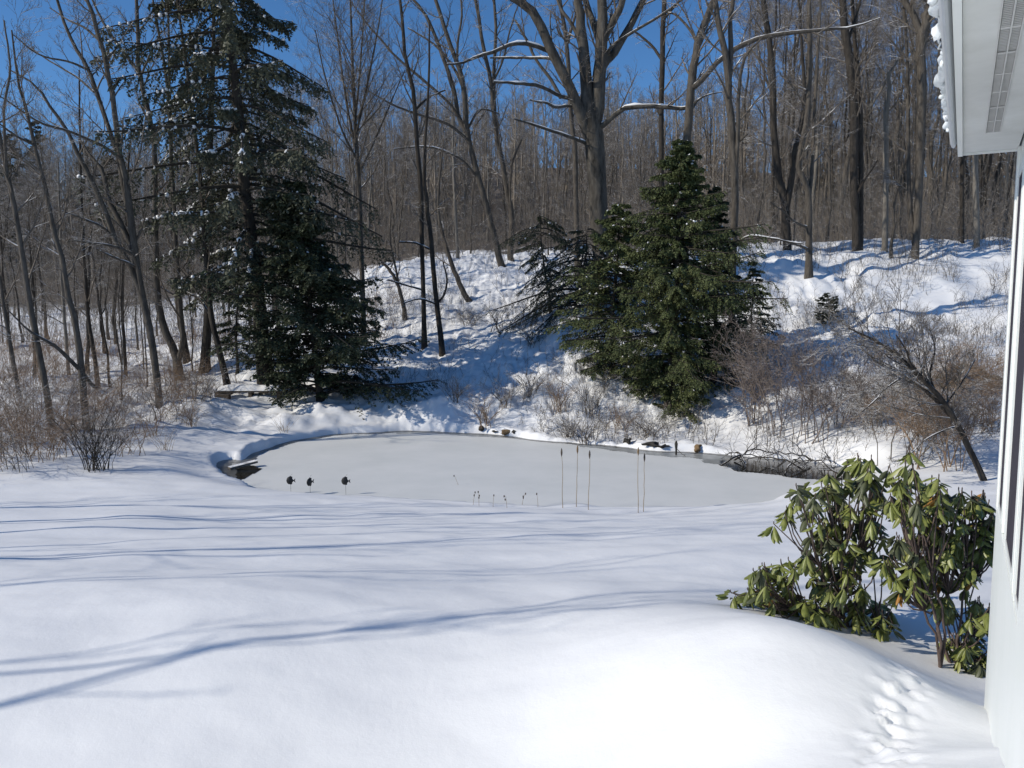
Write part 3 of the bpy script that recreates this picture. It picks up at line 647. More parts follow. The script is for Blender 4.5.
while cnt < 240 and tries < 9000:
    tries += 1
    y = 30 + 64 * rng.random() ** .8
    px = rng.uniform(-60, 1084) if rng.random() < .8 else rng.uniform(740, 1060)
    x = (px - 512) / F * y
    if y < 40 and 215 < px: continue
    if y < 48 and 215 < px < 760: continue
    if y < 56 and 370 < px < 530: continue
    if y < 44 and px > 740 and rng.random() < .6: continue
    if y < 34 and px < 215 and px > 130: continue
    if px < 215 and y < 60 and rng.random() < .3: continue
    if not free(x, y, 1.6): continue
    taken.append((x, y)); cnt += 1
    if y > 55: lab, g = 'slender bare tree among many on the wooded hill behind the pond', 'bare trees on the wooded hill'
    elif px < 215: lab, g = 'slim bare tree in the snowy woods left of the spruce', 'bare trees in the left woods'
    elif px > 740: lab, g = 'slim bare tree standing behind the snowy crest near the eave', 'bare trees behind the right crest'
    else: lab, g = 'slim bare tree standing behind the oak and the hemlocks', 'bare trees behind the oak'
    k = int(rng.integers(len(pm)))
    el = rng.uniform(.09, .2) if px < 215 else rng.uniform(.15, .28) if px < 740 else rng.uniform(.22, .62)
    H = max(5.0, min(24.0, CAMZ + el * y - hz(x, y)))
    place_wood(k, x, y, rng.random() * 6.28, H / (14.5 + 2.6 * (k % 4)), lab, g)
# slim trunks crowding the left woods and the ground behind the spruce
ex = 0; tries = 0
while ex < 34 and tries < 3000:
    tries += 1
    px = rng.uniform(-30, 215) if rng.random() < .7 else rng.uniform(215, 350); y = rng.uniform(27, 50) if px < 215 else rng.uniform(36, 52)
    x = (px - 512) / F * y
    if not free(x, y, .9): continue
    if hz(x, y) < POND_Z + .4: continue
    taken.append((x, y)); ex += 1
    k = int(rng.choice([0, 3, 6, 1, 4])); H = max(5.0, CAMZ + (rng.uniform(.12, .25) if px < 215 else rng.uniform(.16, .36)) * y - hz(x, y))
    place_wood(k, x, y, rng.random() * 6.28, H / (14.5 + 2.6 * (k % 4)), 'slim bare tree in the snowy woods left of the spruce' if px < 215 else 'slim bare tree standing close behind the tall spruce', 'bare trees in the left woods' if px < 215 else 'bare trees behind the spruce')
# trees west of the lawn: they throw the long thin shadows over the snow
def open_tree(seed, H, r0):
    rng = np.random.default_rng(seed); K = 14; z = np.linspace(0, 1, K)
    P = np.stack([.2 * np.cumsum(rng.normal(size=K)) * .6, .2 * np.cumsum(rng.normal(size=K)) * .6, z * H - .3 * (z == 0)], -1)[None]; R = (r0 * (1 - .9 * z))[None]
    a = MB(); a.tubes(P, R, 8); c = MB()
    P1, R1 = grow(rng, P, R, 6, .4, 1, 24, -H * .3, .45, 8, .5, .07, .012); c.tubes(P1, R1, 5)
    P2, R2 = grow(rng, P1, R1, 4, .2, 1, 28, .5, .55, 5, .35, .1, .009); c.tubes(P2, R2, 3)
    P3, R3 = grow(rng, P2, R2, 3, .2, 1, 42, .5, .55, 4, .35, .14, .006); c.tubes(P3, R3, 3)
    return a.build('trunk', M['bark_grey']), c.build('crown', M['twig'])
for k, (x, y, H, r) in enumerate([(-9.5, 2.3, 9, .036), (-10.2, 2.75, 9.5, .03), (-12, 6.5, 10, .10), (-13, 10.1, 10, .095), (-14, 8.2, 11, .08), (-12.2, 4.4, 9, .024), (-15, 9.4, 11, .07), (-16, 11.6, 10, .08), (-13.2, 7.0, 10, .035), (-17, 10.6, 12, .05), (-14.5, 5.6, 11, .035)]):
    t = thing('bare_tree', 'open crowned bare tree west of the lawn throwing a long thin shadow on the snow', 'tree', 'bare trees west of the lawn', (x, y, hz(x, y)))
    for o in open_tree(900 + k, H, r): o.parent = t
for k, u in enumerate(used):
    if not u:
        for o in pm[k]: bpy.data.objects.remove(o)

# ---- the far wood: one mass
def far_wood():
    rng = np.random.default_rng(77)
    lib = []
    for s in range(6):
        r = np.random.default_rng(300 + s); H = 11 + 5 * r.random(); K = 6; z = np.linspace(0, 1, K)
        P = np.stack([.15 * np.cumsum(r.normal(size=K)), .15 * np.cumsum(r.normal(size=K)), z * H], -1)[None]; R = (.17 * (1 - .85 * z))[None]
        m = MB(); m.tubes(P, R, 5)
        P1, R1 = grow(r, P, R, 18, .08, 1, 48, -H * .2, .5, 4, .5, .1, .02); m.tubes(P1, R1, 3)
        P2, R2 = grow(r, P1, R1, 7, .15, 1, 44, .55, .6, 3, .35, .14, .016); m.tubes(P2, R2, 3)
        P3, R3 = grow(r, P2, R2, 5, .15, 1, 42, .65, .75, 2, .25, .14, .014); m.tubes(P3, R3, 3)
        lib.append((np.concatenate(m.v), np.concatenate(m.f)))
    out = MB()
    n = 760
    y = 78 + 86 * rng.random(n) ** .8; x = rng.uniform(-.74, .74, n) * y
    z = ht(x, y, False)
    for i in range(n):
        v, f = lib[i % 6]; a = rng.random() * 6.28; s = .75 + .5 * rng.random()
        ca, sa = cos(a) * s, sin(a) * s
        w = np.stack([v[:, 0] * ca - v[:, 1] * sa + x[i], v[:, 0] * sa + v[:, 1] * ca + y[i], v[:, 2] * s + z[i] - .2], -1)
        out.add(w, f)
    tag(out.build('far_woods', M['far']), 'far bare grey brown woods covering the hill', 'woods', kind='stuff')
far_wood()

# ---- undergrowth: thin saplings and brush between the trunks
def undergrowth():
    rng = np.random.default_rng(55); n = 7500
    y = 40 + 75 * rng.random(n) ** 1.1; px = rng.uniform(-40, 1064, n); x = (px - 512) / F * y
    keep = ~((y < 58) & (px > 380) & (px < 560) & (rng.random(n) < .8)) & ~((y < 44) & (px > 540) & (rng.random(n) < .8))
    x, y = x[keep], y[keep]; z = ht(x, y, True)
    n = len(x); h = .8 + 4.2 * rng.random(n) ** 1.6; K = 4
    t = np.linspace(0, 1, K)
    lean = rng.normal(size=(n, 2)) * .25 * h[:, None]
    P = np.stack([x[:, None] + lean[:, :1] * t ** 1.5, y[:, None] + lean[:, 1:] * t ** 1.5, z[:, None] - .05 + h[:, None] * t], -1)
    R = (.008 + .006 * rng.random(n))[:, None] * np.linspace(1, .4, K) * (y / 45)[:, None]
    m = MB(); m.tubes(P, R, 3)
    P1, R1 = grow(rng, P, R, 5, .2, 1, 42, .45, .7, 3, .3, .12, .007); m.tubes(P1, R1, 3)
    P2, R2 = grow(rng, P1, R1, 3, .2, 1, 42, .55, .8, 2, .3, .12, .007); m.tubes(P2, R2, 3)
    tag(m.build('undergrowth', M['far']), 'thin leafless brush filling the woods between the trunks', 'undergrowth', kind='stuff')
undergrowth()

# ------------------------------------------------------------------ conifers
def conifer(label, base, H, trunk_r, prof, nb, mat, seed, lean=(0, 0), droop=.5, tw=20, needles=12, leaf=(.07, .022), twl=.32, hang=.3, t0=.12, t1=.99,
            name='hemlock_tree', group=None, snow=0.0, side=None, dead=0, gap=0.0, bmat='bark_dark', snow_r=.05, rise=.25, lumpy=.45):
    """trunk, limbs, flat sprays of twigs and the needles on them; snow lies on the limbs that hold it"""
    rng = np.random.default_rng(seed)
    t = thing(name, label, 'tree', group, base)
    K = 14; z = np.linspace(0, 1, K)
    P = np.stack([lean[0] * z + .03 * np.cumsum(rng.normal(size=K)), lean[1] * z + .03 * np.cumsum(rng.normal(size=K)), z * H - .3 * (z == 0)], -1)
    R = trunk_r * (1 - .93 * z) ; R[0] *= 1.3
    m = MB(); m.tubes(P, R, 8)
    u = t0 + (t1 - t0) * ((np.arange(nb) + rng.random(nb)) / nb)
    az = np.arange(nb) * 2.39996 + rng.normal(size=nb) * .5
    lump = 1 + lumpy * 2 * vnoise(np.cos(az) * 1.3 + 7, np.sin(az) * 1.3 + u * H * .55, seed)
    L = np.array([prof(a, b) for a, b in zip(u, az)]) * (.6 + .6 * rng.random(nb)) * lump
    keep = (rng.random(nb) > gap) & (L > .12); u, az, L = u[keep], az[keep], L[keep]; nb = len(u)
    pos, _, _, _ = frac(np.repeat(P[None], nb, 0), u[:, None]); pos = pos[:, 0]
    KB = 8; s = np.linspace(0, 1, KB)
    dz = (rise * (.2 + 1.7 * rng.random(nb))[:, None] * s[None] - droop * (.55 + .6 * rng.random(nb))[:, None] * s[None] ** 1.6 + .10 * s[None] ** 4) * L[:, None]
    dirx = np.stack([np.cos(az), np.sin(az)], -1)
    bend = rng.normal(size=nb)[:, None] * .12 * s[None] ** 2 * L[:, None]
    B = np.stack([pos[:, :1] + dirx[:, :1] * s * L[:, None] - dirx[:, 1:] * bend, pos[:, 1:2] + dirx[:, 1:] * s * L[:, None] + dirx[:, :1] * bend, pos[:, 2:] + dz], -1)
    BR = np.maximum(.016 * L, .008)[:, None] * np.linspace(1, .3, KB)
    m.tubes(B, BR, 4, 1)
    m.build('trunk', [M[bmat], M['limb_dark']], t)
    # twigs in flat sprays off each limb
    tt = .18 + .82 * (np.arange(tw)[None] + rng.random((nb, tw))) / tw
    bp, bt, _, _ = frac(B, tt)
    sgn = np.where(np.arange(tw) % 2 == 0, 1, -1)[None, :, None]
    lat = np.cross(bt, np.array([0, 0, 1.0])); lat = unit(lat)
    D = unit(bt * .75 + lat * sgn * (.55 + .5 * rng.random((nb, tw, 1))) + np.array([0, 0, -1]) * hang * (.4 + rng.random((nb, tw, 1))) + rng.normal(size=(nb, tw, 3)) * .18)
    TL = np.maximum(twl * L[:, None] * (1.05 - .72 * tt) * (.6 + .7 * rng.random((nb, tw))), .1)
    KT = 4; sT = np.linspace(0, 1, KT)
    TP = bp[:, :, None] + D[:, :, None] * (sT[None, None, :, None] * TL[:, :, None, None]) + np.array([0, 0, -1]) * (hang * .55 * (sT ** 2)[None, None, :, None] * TL[:, :, None, None])
    TP = TP.reshape(-1, KT, 3); TLf = TL.reshape(-1)
    c = MB(); c.tubes(TP, np.full((len(TP), KT), .004), 3, 1)
    # needle sprays: slim leaf blades paired along the twig
    nn = needles
    q = (.05 + .95 * (np.arange(nn)[None] + rng.random((len(TP), nn))) / nn)
    p0, pt, _, _ = frac(TP, q)
    sg = np.where(np.arange(nn) % 2 == 0, 1, -1)[None, :, None]
    pl = unit(np.cross(pt, np.array([0, 0, 1.0])))
    d = unit(pt * .7 + pl * sg * (.8 + .3 * rng.random((len(TP), nn, 1))) + rng.normal(size=(len(TP), nn, 3)) * .35 + np.array([0, 0, -.18]))
    w = unit(np.cross(d, rng.normal(size=d.shape) * .6 + np.array([0, 0, 1.0])))
    ll = leaf[0] * (.6 + .8 * rng.random((len(TP), nn, 1))); ww = leaf[1] * (.7 + .6 * rng.random((len(TP), nn, 1)))
    V = np.stack([p0 - w * ww * .4, p0 + d * ll * .55 - w * ww, p0 + d * ll, p0 + d * ll * .55 + w * ww], 2).reshape(-1, 4, 3)
    c.add(V, np.arange(len(V) * 4).reshape(-1, 4))
    c.build('crown', [M[mat], M['limb_dark']], t)
    if snow > 0:
        sm = MB(); pick = rng.random((nb, tw)) < snow
        if side is not None: pick &= (side(az)[:, None] > rng.random((nb, tw)))
        pts = bp[pick]; k = len(pts)
        if k:
            dd = D[pick] * np.minimum(.4 * TL[pick], .03 + .22 * rng.random(k))[:, None]
            sT = np.linspace(0, 1, 5)
            q = pts[:, None] + dd[:, None] * sT[None, :, None] + np.array([0, 0, .02]) + rng.normal(size=(k, 5, 3)) * .015
            rr = snow_r * (.3 + .9 * rng.random((k, 1)) ** 2) * np.array([.35, .9, 1, .8, .2]) * (.7 + .6 * rng.random((k, 5)))
            sm.tubes(q, rr, 5)
            tag(sm.build('branch_snow', M['snow'], t), 'small clumps of snow lying on the boughs', kind='stuff')
    return t

# big spruce on the left bank
b = at(268, 392, 30); b[2] = hz(b[0], b[1])
conifer('tall dark spruce with open snow dusted drooping boughs on the left bank', b, 23.5, .3,
        lambda u, a: (6.0 * (1 - u) ** .75 * (1 if u > .24 else .6)) * (1.0 + .12 * cos(a - pi)), 215, 'spruce', 61, lean=(-1.7, 0), droop=.58, tw=26, needles=17, leaf=(.15, .038), twl=.22,
        hang=1.1, t0=.165, lumpy=.22, name='spruce_tree', snow=.5, side=lambda az: np.where(np.cos(az) < .3, 1.0, .3), gap=.2, snow_r=.075, rise=.14)
b = at(322, 398, 28.6); b[2] = hz(b[0], b[1])
conifer('low dense nearly black hemlock at the foot of the tall spruce', b, 7.9, .14,
        lambda u, a: 2.15 * (1 - u ** 2.4) ** .8 * (1 + .18 * cos(a) * (u < .3)), 190, 'dark_needles', 62, lean=(-.5, 0), lumpy=.9, droop=.42, tw=26, needles=18, leaf=(.11, .035), twl=.34, hang=.5, t0=.04, snow=.03, snow_r=.035)
b = at(236, 372, 33); b[2] = hz(b[0], b[1])
conifer('slim dark young hemlock between the trunks behind the plank bench', b, 6.5, .07, lambda u, a: 1.2 * (1 - u) ** .7 + .1, 60, 'dark_needles', 63, droop=.6, tw=16, needles=12, leaf=(.1, .03), hang=.5, snow=.06, gap=.2)
# hemlocks in front of the oak
b = at(668, 412, 27); b[2] = hz(b[0], b[1])
conifer('bushy green hemlock on the far bank in front of the old oak', b, 9.3, .16,
        lambda u, a: 2.1 * (1 - u ** 2.8) ** .9 * (.5 + .5 * min(1, u / .28)), 400, 'hemlock', 71, lean=(.35, 0), droop=.45, tw=28, needles=24, leaf=(.075, .019), twl=.34, hang=.7, t0=.03, t1=.97, snow=.025, snow_r=.032, lumpy=1.0, gap=.2)
b = at(612, 385, 29); b[2] = hz(b[0], b[1])
conifer('smaller green hemlock hugging the left side of the bushy one', b, 6.6, .1,
        lambda u, a: 1.7 * (1 - u ** 3) ** .8, 130, 'hemlock', 72, t1=.95, lean=(.3, 0), droop=.5, tw=22, needles=14, leaf=(.1, .03), twl=.36, hang=.5, t0=.05, snow=.04, snow_r=.035, lumpy=.6, gap=.15)
b = at(714, 398, 28); b[2] = hz(b[0], b[1])
conifer('dark narrow hemlock on the shaded right side of the bushy one', b, 7.0, .1,
        lambda u, a: 1.5 * (1 - u ** 2.2) ** .8, 110, 'dark_needles', 73, droop=.55, tw=20, needles=14, leaf=(.1, .03), twl=.36, hang=.5, t0=.05, snow=.05, snow_r=.035, gap=.2, lumpy=.6)
b = at(551, 322, 37); b[2] = hz(b[0], b[1])
conifer('thin open hemlock with drooping boughs left of the oak trunk', b, 4.9, .07,
        lambda u, a: 2.7 * (1 - u ** 4) ** .8, 70, 'dark_needles', 74, lean=(-.7, 0), t1=.94, droop=.95, tw=18, needles=16, leaf=(.08, .02), twl=.3, hang=.6, t0=.1, snow=.10, snow_r=.04, gap=.5, lumpy=.7)
b = at(575, 330, 35); b[2] = hz(b[0], b[1])
conifer('low drooping hemlock sprawling beneath the old oak', b, 4.0, .07,
        lambda u, a: 2.8 * (1 - u ** 4) ** .7, 80, 'dark_needles', 75, lean=(.5, 0), t1=.94, droop=.85, tw=18, needles=16, leaf=(.08, .02), twl=.3, hang=.5, t0=.1, snow=.12, snow_r=.04, gap=.25, lumpy=.7)
b = at(748, 375, 30.5); b[2] = hz(b[0], b[1])
conifer('sparse low hemlock between the twin stemmed tree and the purple brush', b, 3.6, .06,
        lambda u, a: 1.2 * (1 - u) ** .6, 60, 'dark_needles', 76, droop=.6, tw=16, needles=11, leaf=(.085, .024), twl=.3, hang=.4, t0=.08, snow=.05, snow_r=.035, gap=.25)
b = at(821, 318, 32); b[2] = hz(b[0], b[1])
conifer('taller of the two small dark spruces on the snowy right bank', b, 1.35, .03, lambda u, a: .3 * (1 - u) ** .6 + .04, 46, 'dark_needles', 77, droop=.2, tw=10, needles=9, leaf=(.06, .02), twl=.4, hang=.15, t0=.03, name='young_spruce')
b = at(834, 316, 32.3); b[2] = hz(b[0], b[1])
conifer('shorter of the two small dark spruces on the snowy right bank', b, 1.0, .03, lambda u, a: .24 * (1 - u) ** .6 + .04, 40, 'dark_needles', 78, droop=.2, tw=10, needles=9, leaf=(.06, .02), twl=.4, hang=.15, t0=.03, name='young_spruce')
# evergreens on the far left hill
for k, (px, Y, H, lab) in enumerate([(20, 95, 17, 'leftmost of the far evergreens showing over the left woods'), (48, 105, 19, 'taller of the far evergreens showing over the left woods'),
                                      (95, 100, 15, 'far evergreen nearest to the leaning tree over the left woods'), (120, 92, 13, 'lowest of the far evergreens beside the leaning tree')]):
    x = (px - 512) / F * Y; b = np.array([x, Y, hz(x, Y)])
    conifer(lab, b, H, .2, lambda u, a: 3.4 * (1 - u) ** .8 + .2, 80, 'far_needles', 81 + k, droop=.3, tw=12, needles=10, leaf=(.35, .1), twl=.35, hang=.3, t0=.12, name='evergreen_tree', group='far evergreens on the left hill', gap=.1)

# ------------------------------------------------------------------ shrubs
def shrub(label, base, h, w, n, mat, seed, name='shrub', group=None, tw=5, arch=.3, r=.007, cat='shrub', levels=2, upr=.3):
    rng = np.random.default_rng(seed); t = thing(name, label, cat, group, base)
    K = 7; s = np.linspace(0, 1, K)
    az = rng.random(n) * 6.28; out = w * (.3 + 1.2 * rng.random(n)); hh = h * (.55 + .55 * rng.random(n))
    off = rng.normal(size=(n, 2)) * w * .18
    x = off[:, :1] + np.cos(az)[:, None] * out[:, None] * s ** 1.4; y = off[:, 1:] + np.sin(az)[:, None] * out[:, None] * s ** 1.4
    z = hh[:, None] * (s * (1 + arch) - arch * s ** 2.4) - .08
    P = np.stack([x, y, z], -1) + np.cumsum(rng.normal(size=(n, K, 3)) * .018 * h, 1)
    P[:, 0, 2] = -.1
    R = r * (.7 + .7 * rng.random(n))[:, None] * np.linspace(1.2, .35, K)
    m = MB(); m.tubes(P, R, 4); m.build('stems', M[mat], t)
    c = MB(); P1, R1 = grow(rng, P, R, tw, .2, 1, 45, .42, .7, 5, upr, .14, r * .4); c.tubes(P1, R1, 3)
    if levels > 1:
        P2, R2 = grow(rng, P1, R1, tw, .15, 1, 45, .5, .75, 4, upr * .6, .15, r * .34); c.tubes(P2, R2, 3)
    if levels > 2:
        P3, R3 = grow(rng, P2, R2, 3, .15, 1, 45, .55, .8, 3, upr * .4, .15, r * .3); c.tubes(P3, R3, 3)
    c.build('twigs', M[mat], t)
    return t
g = lambda px, py, y0=8, y1=60: ground(px, py, y0, y1)
# purple brush by the open water
for k, (px, py, h, w, lab) in enumerate([(775, 432, 3.3, 1.2, 'big purple grey leafless bush on the bank right of the hemlock'), (812, 440, 3.0, 1.3, 'purple grey leafless bush leaning over the open water'),
                                          (842, 428, 2.2, 1.1, 'smaller purple grey bush right of the two big ones'), (752, 425, 2.4, .8, 'thin purple grey bush tucked against the hemlock')]):
    shrub(lab, g(px, py, 18), h, w, 12, 'twig_purple', 200 + k, 'bare_bush', 'purple bushes on the right bank', 8, .15, .014, 'bush', 3)
# olive brown brush right
for k, (px, py, h, w, lab) in enumerate([(905, 462, 2.0, 1.4, 'tangled brown bush under the leaning tree'), (950, 470, 1.9, 1.3, 'tangled brown bush close to the house wall'), (930, 440, 1.9, 1.5, 'arching olive brown bush behind the leaning tree'),
                                         (985, 430, 2.1, 1.3, 'olive brown bush partly hidden by the house wall'), (880, 425, 1.5, 1.2, 'low brown bush above the open water'), (960, 405, 1.6, 1.4, 'brown bush below the juniper mound')]):
    shrub(lab, g(px, py, 14), h, w, 11, 'twig_red' if k % 2 else 'twig', 220 + k, 'bare_bush', 'tangled bushes on the right bank', 10, .55, .012, 'bush', 3, -.15)
# bank shrubs in the middle
mids = [(486, 425, 1.1, .8, 'low reddish shrub on the shaded part of the far bank'), (505, 405, .9, .8, 'small dark shrub above the reddish one on the far bank'), (560, 412, 1.3, .7, 'reddish shrub in the sunlight left of the hemlocks'),
        (590, 415, 1.5, .9, 'pale twiggy shrub below the smaller green hemlock'), (570, 438, .8, .9, 'frosty twig tangle at the water line left of the cattails'), (588, 440, .7, .9, 'frosty twig tangle at the water line behind the cattails'),
        (618, 432, .9, .9, 'brown grass like shrub below the hemlock'), (648, 436, .7, .8, 'low brown tangle right of the grass like shrub'), (455, 400, .8, .8, 'thin dark shrub leftmost on the shaded far bank'), (530, 395, 1.0, .7, 'thin shrub on the upper shaded bank'),
        (500, 330, 1.2, 1.2, 'low leafless shrub on the snow slope right of the straight trunks'), (470, 325, 1.0, 1.2, 'low leafless shrub just right of the straight trunks'), (530, 345, 1.0, 1.0, 'fallen looking shrub on the slope left of the hemlocks')]
for k, (px, py, h, w, lab) in enumerate(mids):
    shrub(lab, g(px, py, 20), h, w, 18, 'twig_red' if k in (0, 2, 6) else 'twig', 240 + k, 'bare_bush', 'low shrubs on the far bank', 6, .3, .009, 'bush', 2)
for k, (px, py, h, w, lab) in enumerate([(372, 318, 1.6, 1.3, 'tan brush right of the dark hemlock'), (395, 305, 1.5, 1.4, 'tan brush behind the small leaning trunk'), (382, 340, 1.2, 1.0, 'thin tan brush near the straight trunks')]):
    shrub(lab, g(px, py, 24), h, w, 18, 'twig_red', 270 + k, 'bare_bush', 'tan brush behind the hemlock', 5, .2, .008, 'bush')
# left brush
lb = [(12, 470, 1.5, 1.2), (40, 460, 1.6, 1.2), (70, 455, 1.5, 1.1), (22, 445, 1.7, 1.3), (125, 455, 1.2, .9), (150, 435, 1.2, .9), (55, 430, 1.8, 1.3), (90, 430, 1.7, 1.2), (120, 425, 1.6, 1.1), (5, 420, 1.9, 1.4),
      (35, 410, 1.9, 1.4), (75, 405, 1.9, 1.4), (160, 420, 1.4, 1.0), (180, 412, 1.2, .9), (130, 400, 1.8, 1.3), (200, 400, 1.1, .8), (100, 412, 1.8, 1.2), (170, 398, 1.5, 1.1), (10, 395, 1.9, 1.4), (50, 390, 1.9, 1.4), (190, 425, .8, .6), (110, 440, 1.2, 1.0)]
for k, (px, py, h, w) in enumerate(lb):
    shrub('leafless reddish brown brush among the trunks left of the pond', g(px, py, 10), h * .85, w * 1.2, 15, 'twig_red' if k % 3 else 'twig', 300 + k, 'brush', 'reddish brush left of the pond', 7, .6, .007, 'brush', 2, -.05)
shrub('dark rounded leafless bush at the edge of the lawn in front of the brush', g(97, 470, 10), 1.35, .75, 30, 'bark_dark', 330, 'bare_bush', None, 6, .1, .008, 'bush', 2)
for k, (px, py, lab) in enumerate([(285, 432, 'tuft of dry stalks on the snow bank below the dark hemlock'), (165, 450, 'small tuft of dry stalks at the edge of the left brush')]):
    shrub(lab, g(px, py, 12), .7, .35, 14, 'dead', 340 + k, 'dry_stalks', None, 2, .1, .004, 'plant', 1)
# fine brush: briars and weed stems too many to count
def fine_brush(name, label, n, pxr, Yr, ok, hh, mat, seed, r=.0065):
    rng = np.random.default_rng(seed)
    y = Yr[0] + (Yr[1] - Yr[0]) * rng.random(n); px = rng.uniform(*pxr, n); x = (px - 512) / F / .995 * y
    z = ht(x, y); 
    # where each stem's foot falls in the yard decides whether brush grows there
    up = (z - CAMZ) * CP + y * SP; fw = y * CP - (z - CAMZ) * SP
    gpx = 512 + F * x / fw; gpy = 384 - F * up / fw
    k = ok(gpx, gpy, x, y, rng) & (poly_sd(x, y, pond) > .25)
    x, y, z = x[k], y[k], z[k]; n = len(x); K = 6; s = np.linspace(0, 1, K)
    h = hh * (.35 + rng.random(n) ** 1.5); az = rng.random(n) * 6.28; o = h * rng.random(n) * .8
    P = np.stack([x[:, None] + np.cos(az)[:, None] * o[:, None] * s ** 1.5, y[:, None] + np.sin(az)[:, None] * o[:, None] * s ** 1.5, z[:, None] - .05 + h[:, None] * (1.35 * s - .35 * s ** 2.5)], -1)
    P[:, 1:] += np.cumsum(rng.normal(size=(n, K - 1, 3)) * .03, 1)
    R = r * (.7 + .8 * rng.random(n))[:, None] * np.linspace(1.1, .4, K)
    m = MB(); m.tubes(P, R, 3)
    P1, R1 = grow(rng, P, R, 5, .15, 1, 48, .45, .75, 4, .1, .16, .0035); m.tubes(P1, R1, 3)
    P2, R2 = grow(rng, P1, R1, 3, .15, 1, 48, .5, .8, 3, .1, .16, .003); m.tubes(P2, R2, 3)
    tag(m.build(name, M[mat]), label, 'brush', kind='stuff')
def _ok_left(px, py, x, y, rng): return (py < 474 - .33 * px - 8 * rng.random(len(px))) & (vnoise(x * .35, y * .35, 71) + .25 > .45 * rng.random(len(px)))
def _ok_bank(px, py, x, y, rng):
    d = .22 + .0 * px
    d = np.where((px > 560) & (px < 760), .75, d); d = np.where(px > 740, .8, d)
    d = np.where((px > 470) & (px < 560) & (py > 395), .7, d); d = np.where((px > 380) & (px < 560) & (py < 330), .95, d)
    d = np.where((px > 740) & (py < 300), .75, d)
    return (rng.random(len(px)) < d) & (vnoise(x * .6, y * .6, 73) > -.12) & (px > 370)
fine_brush('brambles', 'reddish brown brambles and weed stems among the left trunks', 4200, (-60, 240), (17, 42), _ok_left, 1.0, 'twig_red', 801)
fine_brush('bank_brush', 'thin bare twigs and briars sticking out of the snowy bank', 9000, (370, 1020), (21, 44), _ok_bank, .75, 'twig', 802)

# olive juniper mound
bj = ground(967, 388, 18, 40); t = thing('juniper_bush', 'low rounded olive juniper bush on the snow near the house wall', 'bush', None, bj)
rj = np.random.default_rng(400); n = 9000
d = unit(rj.normal(size=(n, 3))); d[:, 2] = np.abs(d[:, 2]); rad = (.6 + .42 * rj.random((n, 1)) ** .5) * (1 + .5 * vnoise(d[:, 0] * 2.2, d[:, 1] * 2.2 + d[:, 2], 3)[:, None])
p = d * rad * np.array([.85, .7, .62]); dd = unit(d + rj.normal(size=(n, 3)) * .5); w = unit(np.cross(dd, rj.normal(size=(n, 3))))
m = MB(); m.add(np.stack([p - w * .006, p + dd * .06 - w * .012, p + dd * .11, p + dd * .06 + w * .012], 1), np.arange(n * 4).reshape(-1, 4)); m.build('foliage', M['olive'], t)
m = MB(); a = np.linspace(0, 6.28, 12, endpoint=False); s = np.linspace(0, 1, 5)
m.tubes(np.stack([np.cos(a)[:, None] * .55 * s, np.sin(a)[:, None] * .45 * s, .5 * s[None] ** .7 * np.ones((12, 1)) - .05], -1), np.full((12, 5), .015), 4); m.build('stems', M['stem'], t)

# ------------------------------------------------------------------ rhododendrons
def leaf_mesh(mb, base, d, up, L, W, rng, curl=.5, mat=0):
    """long drooping leaf: five stations, raised midrib, sides rolled under"""
    side = unit(np.cross(d, up)); nrm = unit(np.cross(side, d))
    s = np.array([0, .18, .45, .72, .92, 1.0]); w = np.array([.1, .55, 1, .9, .5, .04]) * W / 2
    rows = []
    for si, wi in zip(s, w):
        c = base + d * L * si - np.array([0, 0, 1]) * curl * L * .35 * si ** 2
        rows.append([c - side * wi - nrm * wi * .65, c - side * wi * .5 - nrm * wi * .18, c, c + side * wi * .5 - nrm * wi * .18, c + side * wi - nrm * wi * .65])
    v = np.array(rows).reshape(-1, 3); i = np.arange(5)[:, None] * 5; j = np.arange(4)[None]
    mb.add(v, np.stack([i + j, i + j + 1, i + 5 + j + 1, i + 5 + j], -1), mat)

